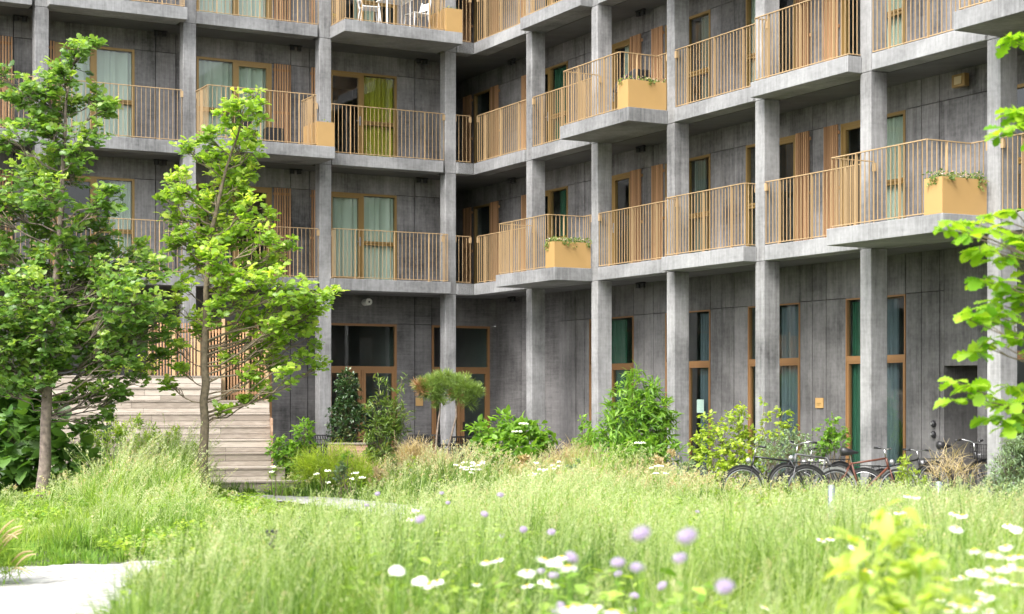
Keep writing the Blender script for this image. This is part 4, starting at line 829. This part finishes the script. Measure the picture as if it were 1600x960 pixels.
t = thing('pendant_lamp', LF.p(3.05, 1.9, z3+.9), 'small yellow lamp shade glimpsed in the dark top floor room', 'lamp'); MB().tube([LF.p(3.05, 1.75, z3+.66), LF.p(3.05, 1.75, z3+.72), LF.p(3.05, 1.75, z3+.76)], [.13, .12, .03], 16).build('shade', M['yellow'], t); MB().bar(LF.p(3.05, 1.75, z3+.76), LF.p(3.05, 1.75, z3+2.5), .01).build('cord', M['dark'], t)
# ================================================================== timber steps and slat fence
SY = math.radians(10); SF = Frame((PX(423, 0, 36)[0]-.05, 36.0, 0), (-math.cos(SY), -math.sin(SY), 0), (-math.sin(SY), math.cos(SY), 0))
st = thing('timber_steps', SF.p(2.2, -1.5, .1), 'broad weathered timber seating steps rising to the fence left of the building corner', 'steps')
zs = [2.42, 2.15, 1.88, 1.61, 1.34, 1.07, .80, .53, .28]; XR = [1.03, 1.03, .0, .0, .0, .0, .0, -.25, -.75]; dep = [0, .4, .8, 1.2, 1.6, 2.0, 2.4, 3.3, 3.75]
for i, z in enumerate(zs):
    m = MB(); b0 = -dep[i]; nb = -dep[i-1] if i else .9; x0 = XR[i]; x1 = 4.7
    lo = (zs[i+1] if i+1 < len(zs) else .05)
    # riser: two boards, with random butt joints
    for (za, zb) in ((z-.165, z-.034), (lo+.006 if i+1 < len(zs) else lo, z-.173)):
        xs = [x0, x0+RNG.uniform(.9, 1.9), x0+RNG.uniform(2.4, 3.4), x1]
        for q in range(3): m.box(SF, xs[q]+.003, xs[q+1]-.003, b0, b0+.03, za, zb)
    m.build('riser', M['deck'], st)
    m = MB(); nbd = max(2, round((nb-b0+.03)/.145)); w_ = (nb-b0+.02)/nbd
    for q in range(nbd):
        xs = [x0, x0+RNG.uniform(1.2, 3.2), x1]
        for r_ in range(2): m.box(SF, xs[r_]+.002, xs[r_+1]-.002, b0-.02+w_*q+.003, b0-.02+w_*(q+1)-.003, z-.03, z)
    m.build('tread', M['deck'], st)
m = MB()
for q in range(16):
    z1 = 2.38-q*.145
    if z1 > .2 and z1 < 1.61+.01: m.box(SF, -.03, -.003, -2.4+.0, .9, z1-.135, z1)
m.build('end_boards', M['deckw'], st)
m = MB(); m.box(SF, 1.06, 4.68, .04, .88, .06, 2.38); m.box(SF, .04, 1.05, .04, .88, .06, 1.84); m.build('substructure', M['dark'], st)
fe = thing('slat_fence', SF.p(2.2, 1.0, .1), 'tall fence of thin vertical larch slats with ochre posts above the timber steps', 'fence')
m = MB(); x = -.02
while x < 2.6: m.box(SF, x, x+.032, 1.0, 1.04, .2, 3.62+.12*math.sin(x*5)*0); x += .068
m.build('slats', M['larch'], fe)
for x in (-.03, .42, .95, 1.5, 2.05, 2.58): MB().box(SF, x, x+.075, .93, .998, .15, 3.72).build('post', M['ochre'], fe)
m = MB(); [m.box(SF, -.03, 2.65, 1.041, 1.08, z, z+.07) for z in (.5, 2.0, 3.4)]; m.build('rail', M['larch'], fe)
# ================================================================== terrace furniture
def wicker(mb, f, x0, x1, y0, z0, z1, tilt, n=9):
    for i in range(n+1):
        x = x0+(x1-x0)*i/n; mb.bar(f.p(x, y0, z0), f.p(x, y0+tilt, z1), .014)
        if i < n: mb.bar(f.p(x, y0, z0), f.p(x0+(x1-x0)*(i+1)/n, y0+tilt*.5, (z0+z1)/2), .008); mb.bar(f.p(x, y0+tilt*.5, (z0+z1)/2), f.p(x0+(x1-x0)*(i+1)/n, y0+tilt, z1), .008)
    for q in np.linspace(0, 1, 6): mb.bar(f.p(x0, y0+tilt*q, z0+(z1-z0)*q), f.p(x1, y0+tilt*q, z0+(z1-z0)*q), .014 if q < 1 else .03)
def tchair(px, d, rot, label):
    p = PX(px, 0, d); t = thing('terrace_chair', (p[0], d, .16), label, 'chair', 'black woven chairs on the terrace'); c, s = math.cos(rot), math.sin(rot); f = Frame((p[0], d, .16), (c, s, 0), (-s, c, 0))
    for x in (-.23, .23):
        for y in (-.22, .22): MB().tube([f.p(x, y, .45), f.p(x*1.1, y*1.15, 0.0)], .014, 6).build('leg', M['black'], t)
    m = MB(); m.box(f, -.25, .25, -.24, .24, .44, .47); m.build('seat', M['black'], t)
    m = MB(); wicker(m, f, -.26, .26, .24, .46, .94, .12); m.build('backrest', M['black'], t, flip=False)
    for x in (-.27, .27): MB().tube([f.p(x, .26, .66), f.p(x, -.1, .68), f.p(x, -.22, .62), f.p(x, -.22, .45)], .014, 6).build('armrest', M['black'], t)
for a in ((507, 36.4, 2.9, 'black woven chair at the left end of the terrace by the bright grass mound'), (652, 36.6, 3.3, 'black woven chair behind the beige grass and left of the pine stem'), (704, 35.0, -2.5, 'black woven chair with its open back turned to the garden, just right of the pine'), (732, 35.0, -2.6, 'black woven chair with its back to the garden, left of the elder bush'), (870, 35.4, 2.2, 'lone black woven chair between the elder bush and the dry grass'), (672, 36.6, 3.1, 'black woven chair in front of the column behind the pine'), (1044, 33.6, 3.1, 'black chair back showing right of the tall pyramidal bush')): tchair(*a)
def ttable(px, d, w_, label):
    p = PX(px, 0, d); t = thing('terrace_table', (p[0], d, .16), label, 'table', 'black terrace tables'); f = Frame((p[0], d, .16), U, V)
    m = MB()
    for i in range(6): m.box(f, -w_, w_, -.38+i*.127, -.38+i*.127+.115, .72, .75)
    m.build('tabletop', M['black'], t)
    for x in (-w_+.08, w_-.08):
        for y in (-.3, .3): MB().bar(f.p(x, y, 0), f.p(x, y, .719), .05).build('leg', M['black'], t)
    if px > 600:
        g_ = MB(); g_.tube([f.p(.35, -.1, .7505), f.p(.35, -.1, .83)], .03, 10); tag(g_.build('drinking_glass', M['glass']), 'clear drinking glass on the terrace table beside the pine', 'glass')
ttable(545, 36.3, .75, 'long black slatted table in front of the holly column'); ttable(745, 36.0, .85, 'long black slatted table between the pine and the elder bush')
def bench(px0, px1, d, z0, z1, label):
    a, b = PX(px0, 0, d), PX(px1, 0, d); L = b[0]-a[0]; f = Frame((a[0], d, 0), (1, 0, 0), (0, 1, 0)); t = thing('timber_bench', ((a[0]+b[0])/2, d, z0), label, 'bench', 'low timber benches at the terrace edge')
    n = max(1, round((z1-z0)/.14)); m = MB()
    for i in range(n): m.box(f, 0, L*.48, 0, .03, z0+(z1-z0)*i/n+.004, z0+(z1-z0)*(i+1)/n-.004); m.box(f, L*.48+.004, L, 0, .03, z0+(z1-z0)*i/n+.004, z0+(z1-z0)*(i+1)/n-.004)
    m.build('front_boards', M['deckw'], t); m = MB(); [m.box(f, 0, L, .0+.11*i-.02, .10+.11*i-.02, z1, z1+.03) for i in range(4)]; m.build('seat_boards', M['deck'], t); m = MB(); m.box(f, .02, L-.02, .031, .40, z0, z1-.002); m.build('core', M['dark'], t)
bench(512, 574, 35.3, .2, .92, 'warm brown timber bench behind the lime grass mound'); bench(640, 765, 34.9, .15, .74, 'long pale timber bench behind the beige grass and the pine')
# ================================================================== bicycles
def bicycle(px, py_ground_z, d, rot, paint, label, fend='bikeb', rim='chrome', basket=False, step=False, saddle=True, bars='swept'):
    p = PX(px, 0, d); z = Z0(p[0], d) if py_ground_z is None else py_ground_z
    t = thing('bicycle', (p[0], d, z), label, 'bicycle', 'bicycles parked along the right wing'); c, s = math.cos(rot), math.sin(rot); f = Frame((p[0], d, z), (c, s, 0), (-s, c, 0))   # +a = forward
    R = .34; rw, fw = -.52, .56
    for x in (rw, fw):
        w_ = MB().ring(f.p(x, 0, R), f.b, R, .019, 32, 8).build('wheel', M['tyre'], t, smooth=True)
        MB().ring(f.p(x, 0, R), f.b, R-.028, .011, 32, 6).build('rim', M[rim], w_, smooth=True)
        m = MB()
        for k in range(16):
            a = 6.283*k/16; m.bar(f.p(x, .02*(-1)**k, R), f.p(x+(R-.03)*math.cos(a), 0, R+(R-.03)*math.sin(a)), .004)
        m.tube([f.p(x, -.05, R), f.p(x, .05, R)], .025, 8); m.build('spokes', M['chrome'], w_, flip=False)
        m = MB()
        prev = None
        for k in range(13):
            a = math.radians(-10+k*(200/12)) if x < 0 else math.radians(10+k*(130/12)); q = (x+(R+.03)*math.cos(a), R+(R+.03)*math.sin(a))
            if prev: m.bar(f.p(prev[0], 0, prev[1]), f.p(q[0], 0, q[1]), .05, .008, up=f.b)
            prev = q
        m.build('mudguard', M[fend], t, flip=False)
    BB = (-.08, .29); ST = (-.24, .80); HT = (.36, .86); HB = (.40, .72); m = MB()
    P2 = lambda q, y=0: f.p(q[0], y, q[1])
    m.tube([P2(BB), P2(ST)], .017, 8); m.tube([P2(HB), P2(BB)], .02, 8); m.tube([P2(HT), P2((.41, .68))], .021, 8)
    m.tube([P2((-.12, .45)) if step else P2((-.235, .78)), P2(HT) if not step else P2(HB)], .016, 8)
    for y in (-.05, .05): m.tube([P2(BB, y*.5), P2((rw, R), y)], .010, 6); m.tube([P2(ST, y*.3), P2((rw, R), y)], .009, 6)
    m.build('frame', M[paint], t, smooth=True, flip=False)
    m = MB()
    for y in (-.05, .05): m.tube([P2((.41, .68), y*.9), P2((.45, .52), y), P2((fw, R), y)], .011, 6)
    m.build('fork', M[paint], t, smooth=True, flip=False)
    m = MB(); m.tube([P2(HT), P2((.33, 1.0))], .014, 8)
    if bars == 'swept': hb = [(.18, -.29, 1.04), (.30, -.25, 1.06), (.37, -.12, 1.03), (.34, 0, 1.0), (.37, .12, 1.03), (.30, .25, 1.06), (.18, .29, 1.04)]
    else: hb = [(.30, -.30, 1.02), (.36, -.15, 1.02), (.36, 0, 1.0), (.36, .15, 1.02), (.30, .30, 1.02)]
    m.tube([f.p(*q) for q in hb], .011, 8); h_ = m.build('handlebar', M['chrome'], t, smooth=True, flip=False)
    for sg_ in (0, -1):
        q0 = np.array(f.p(*hb[sg_])); q1 = np.array(f.p(*hb[sg_+1 if sg_ == 0 else sg_-1])); MB().tube([q0, q0+(q1-q0)*.9], .018, 8).build('grip', M['black'], h_, smooth=True)
    if saddle:
        m = MB(); m.tube([P2(ST), P2((-.27, .94))], .013, 8); m.build('seat_post', M['chrome'], t)
        m = MB(); m.tube([f.p(-.42, 0, .965), f.p(-.40, 0, .975), f.p(-.30, 0, .965), f.p(-.20, 0, .96), f.p(-.12, 0, .955)], [.03, .075, .06, .03, .012], 10); m.build('saddle', M['black'], t, smooth=True)
    m = MB(); m.ring(P2(BB, .045), f.b, .085, .006, 20, 4); m.bar(P2(BB, .06), P2((BB[0]+.12, BB[1]-.11), .06), .018); m.bar(P2(BB, -.06), P2((BB[0]-.12, BB[1]+.11), -.06), .018)
    for sx_, y in ((1, .11), (-1, -.11)): m.bar(P2((BB[0]+.12*sx_-.03, BB[1]-.11*sx_), y), P2((BB[0]+.12*sx_+.05, BB[1]-.11*sx_), y), .08, .02)
    m.build('crankset', M['dark'], t, flip=False)
    m = MB(); zr = .76
    for y in (-.06, 0, .06): m.bar(f.p(-.78, y, zr), f.p(-.28, y, zr), .01)
    for x in (-.78, -.55, -.30): m.bar(f.p(x, -.06, zr), f.p(x, .06, zr), .01)
    for y in (-.06, .06): m.bar(f.p(-.66, y, zr), f.p(rw, y, R), .008)
    m.build('luggage_rack', M['dark'], t, flip=False)
    if basket:
        m = MB(); x0, x1, y0, y1, z0, z1 = .42, .78, -.19, .19, .74, .98
        for zz in np.linspace(z0, z1, 5):
            for q in (((x0, y0), (x1, y0)), ((x1, y0), (x1, y1)), ((x1, y1), (x0, y1)), ((x0, y1), (x0, y0))): m.bar(f.p(*q[0], zz), f.p(*q[1], zz), .006 if zz < z1 else .014)
        for k in range(8):
            u = k/7
            for (a, b) in ((x0+(x1-x0)*u, y0), (x0+(x1-x0)*u, y1), (x0, y0+(y1-y0)*u), (x1, y0+(y1-y0)*u)): m.bar(f.p(a, b, z0), f.p(a, b, z1), .006)
            m.bar(f.p(x0+(x1-x0)*u, y0, z0), f.p(x0+(x1-x0)*u, y1, z0), .006)
        m.build('basket', M['dark'], t, flip=False)
    MB().ball(f.p(.46, 0, .80), .045, n=8, m=6).build('headlight', M['alu'], t, smooth=True)
    return t
bicycle(1212, .17, 25.6, math.pi+.25, 'bikeb', 'black bicycle at the left end of the row beside the yellow green shrub', rim='alu', saddle=False, bars='flat')
bicycle(1272, .20, 25.9, math.pi+.5, 'bikeg', 'dark grey bicycle with silver rims and swept handlebars, second in the row', rim='alu', fend='bikeb', saddle=False)
bicycle(1300, .08, 26.8, math.pi-.35, 'bikeb', 'black step through bicycle with a sloping frame tube behind the red one', step=True, saddle=False, bars='flat')
bicycle(1352, .12, 26.0, .22, 'biker', 'rusty red bicycle with a black saddle, in the middle of the row', rim='alu', fend='alu', bars='flat')
bicycle(1412, .05, 27.2, .6, 'bikeb', 'dark bicycle half hidden by the yellow green sapling', saddle=False, bars='flat')
bicycle(1497, .20, 26.6, .45, 'bikeb', 'black city bicycle with a wire front basket before the entrance recess', basket=True, rim='alu', step=True)
for px, pt, d, h, lb in ((1299, 757, 17.5, 1.1, 'left short galvanised steel post in the grass before the bicycles'), (1467, 752, 18.5, 1.0, 'right short galvanised steel post below the basket bicycle saddle')):
    q = PX(px, pt, d); t = thing('steel_post', (q[0], d, Z0(q[0], d)), lb, 'post', 'short steel posts in the meadow'); r_ = .038; zb = Z0(q[0], d)
    MB().tube([(q[0], d, zb), (q[0], d, q[2]-.03)], r_, 16).build('shaft', M['steel'], t, smooth=True); MB().ball((q[0], d, q[2]-.03), r_, r_, .03, 16, 8).build('cap', M['steel'], t, smooth=True)
# ================================================================== flowers
def stem_pts(c, n=5):
    x, y, z = c; g = Z0(x, y); off = RNG.normal(size=2)*.06
    return [np.array([x+off[0]*(1-q)**1.5, y+off[1]*(1-q)**1.5, g+(z-g)*q]) for q in np.linspace(0, 1, n)]
def daisy_proto(tone):
    """unit head at the origin facing +Z, one centimetre based: diameter 5 cm"""
    m = MB(); n = 20
    for k in range(n):
        a = 6.283*k/n+RNG.normal()*.05; ca, sa = math.cos(a), math.sin(a); L = .026*RNG.uniform(.9, 1.08); dr_ = RNG.uniform(-.006, .003)
        def q(u, v, w_=0): return (ca*u-sa*v, sa*u+ca*v, w_)
        m.add([q(.006, -.0016, .001), q(.006, .0016, .001), q(L*.6, .0042, .002+dr_*.3), q(L*.6, -.0042, .002+dr_*.3)], [(0, 1, 2, 3)]); m.add([q(L*.6, .0042, .002+dr_*.3), q(L*.6, -.0042, .002+dr_*.3), q(L, -.0022, dr_), q(L, .0022, dr_)], [(0, 1, 2, 3)])
    c = MB(); c.ball((0, 0, .003), .0085, .0085, .004, 12, 5)
    return m, c
DPR = [daisy_proto(0) for _ in range(4)]
def add_mesh(mb, name, mat, cache={}):
    k = (id(mb), name)
    if k not in cache: cache[k] = mb.build(name, mat, None, flip=False).data; bpy.data.objects.remove([o for o in bpy.data.objects if o.data == cache[k]][0])
    return cache[k]
def flower(c, tilt, az, size, kind, label, cat, name, group):
    """stem, petals and centre on one root at the stem's base"""
    base = np.array([c[0], c[1], Z0(c[0], c[1])]); t = thing(name, base, label, cat, group)
    MB().tube(stem_pts(c, 5), .0016, 5).build('stem', M['mid'], t, flip=False)
    rot = Matrix.Rotation(az, 4, 'Z') @ Matrix.Rotation(tilt, 4, 'Y')
    parts = [('petals', DPR[RNG.integers(4)][0], M['petal']), ('centre', None, M['yellow'])] if kind == 'd' else [('petals', SPR, M['lilac'])]
    for nm, mb, mt in parts:
        if nm == 'centre': mb = DPR[0][1]
        o = bpy.data.objects.new(nm, add_mesh(mb, nm, mt)); S.collection.objects.link(o); o.parent = t
        o.matrix_local = Matrix.Translation(Vector(c-base)) @ rot @ Matrix.Scale(size, 4)
SPR = MB()
for k in range(120):
    v = rv(1)[0]; v[2] = v[2]*.55+.1; c_ = v*.018; s_ = .0042
    a_ = rv(1)[0]*s_; b_ = norm(np.cross(a_, v))*s_; SPR.add([c_-a_, c_-b_+v*.003, c_+a_, c_+b_+v*.003], [(0, 1, 2, 3)])
SPR.ball((0, 0, .001), .015, .015, .010, 10, 6)
DA = [(620,892,25),(656,908,24),(672,916,26),(684,910,20),(760,880,22),(778,876,18),(745,914,16),(780,942,14),(823,896,26),(850,876,26),(866,880,26),(888,888,28),(878,872,20),(824,916,20),(850,910,20),(862,916,22),(888,953,30),(915,956,34),(930,950,24),(955,957,26),(970,962,22),(1195,950,18),(1283,845,16),(1297,843,16),(1335,858,22),(1327,877,26),(1352,893,22),(1350,907,14),(1395,898,12),(1446,870,16),(1418,776,14),(1432,778,14),(1403,802,14),(1415,801,16),(1387,802,9),(1353,840,12),(1490,804,16),(1504,807,18),(1494,827,22),(1574,822,16),(1588,828,18),(1522,862,24),(1572,856,22),(1578,872,22),(1552,868,30),(1592,870,18),(1522,895,24),(1534,897,22),(1552,890,26),(1575,888,24),(1594,890,22),(1548,912,26),(1562,906,26),(1580,912,18),(1592,914,20),(1504,903,18),(1492,906,16),(1462,904,12),(1540,935,24),(1556,934,20),(1530,926,20),(1470,938,18),(1486,944,20),(1462,928,14),(1500,948,26),(1515,952,26),(1528,944,24),(1480,955,22),(1466,950,14),(1568,952,18),(1545,957,20)]
for x, y, wpx in DA:
    d = F*.052/wpx*RNG.uniform(.95, 1.05); d = min(max(d, 4.1), 10); sz = wpx*d/F/.052*1.08
    c = PX(x, y, d)
    if c[2] < Z0(c[0], c[1])+.15: continue
    flower(c, RNG.uniform(.0, .55), RNG.uniform(1.2, 3.4)-3.4 if RNG.random() < .3 else -1.57+RNG.normal()*.9, sz, 'd', 'white daisy with a yellow centre in the foreground meadow', 'daisy', 'daisy', 'white daisies in the foreground meadow')
SC = [(1002,835,27),(1074,839,29),(1063,873,21),(966,880,20),(996,888,21),(966,897,12),(1035,916,15),(1133,918,26),(991,932,14),(893,872,20),(846,893,12),(865,900,15),(818,828,11),(862,832,12),(757,804,11),(657,812,15),(782,774,10),(590,772,8),(875,947,14),(868,957,13),(988,953,12),(785,838,9),(573,790,7),(690,771,7),(930,895,8),(1090,800,7),(700,786,7)]
for x, y, wpx in SC:
    d = F*.036/wpx; d = min(d, 11.5) if wpx < 10 else d; sz = wpx*d/F/.036
    c = PX(x, y, d)
    if c[2] < Z0(c[0], c[1])+.1: continue
    flower(c, RNG.uniform(0, .7), RNG.uniform(-3, 0), sz, 's', 'round pale lilac scabious head above the meadow grass', 'scabious', 'scabious', 'lilac scabious heads in the meadow')
for i, (x, y, d, n) in enumerate(((732, 735, 25, 9), (742, 728, 25, 7), (835, 741, 22, 5), (865, 728, 26, 4), (1033, 735, 24, 5), (560, 744, 24, 3), (500, 748, 24, 3), (430, 730, 26, 2), (640, 803, 12, 2), (1270, 722, 26.4, 3))):
    q = PX(x, y, d); t = thing('yarrow', (q[0], d, Z0(q[0], d)), 'tuft of small flat white yarrow heads in the middle meadow', 'yarrow', 'white yarrow tufts in the middle meadow'); st_ = MB(); hd = MB()
    for k in range(n):
        e = q+np.array([RNG.normal()*.09, RNG.normal()*.1, RNG.normal()*.06]); st_.tube([np.array([q[0], d, Z0(q[0], d)]), e], .003, 4)
        for j in range(12): v = RNG.normal(size=2)*.022; hd.ball(e+np.array([v[0], v[1], RNG.normal()*.006]), .011, n=5, m=3)
    st_.build('stem', M['mid'], t, flip=False); hd.build('flower_head', M['petal'], t, flip=False)
q = PX(425, 845, 9.5); t = thing('thistle', (q[0], 9.5, Z0(q[0], 9.5)), 'single blackish seed head poking out of the left meadow', 'plant'); m = MB(); m.tube([np.array([q[0], 9.5, Z0(q[0], 9.5)]), q], .004, 5); m.build('stem', M['mid'], t)
m = MB(); [m.ball(q+np.array([a, b, c]), .012, n=7, m=5) for a, b, c in ((0, 0, 0), (.015, 0, .02), (-.02, 0, .035), (.02, 0, .045), (0, 0, .02), (-.01, 0, -.02), (.005, .0, -.035), (-.028, 0, .052), (.002, 0, .055), (.026, 0, .055))]; m.build('seed_head', M['black'], t, flip=False)
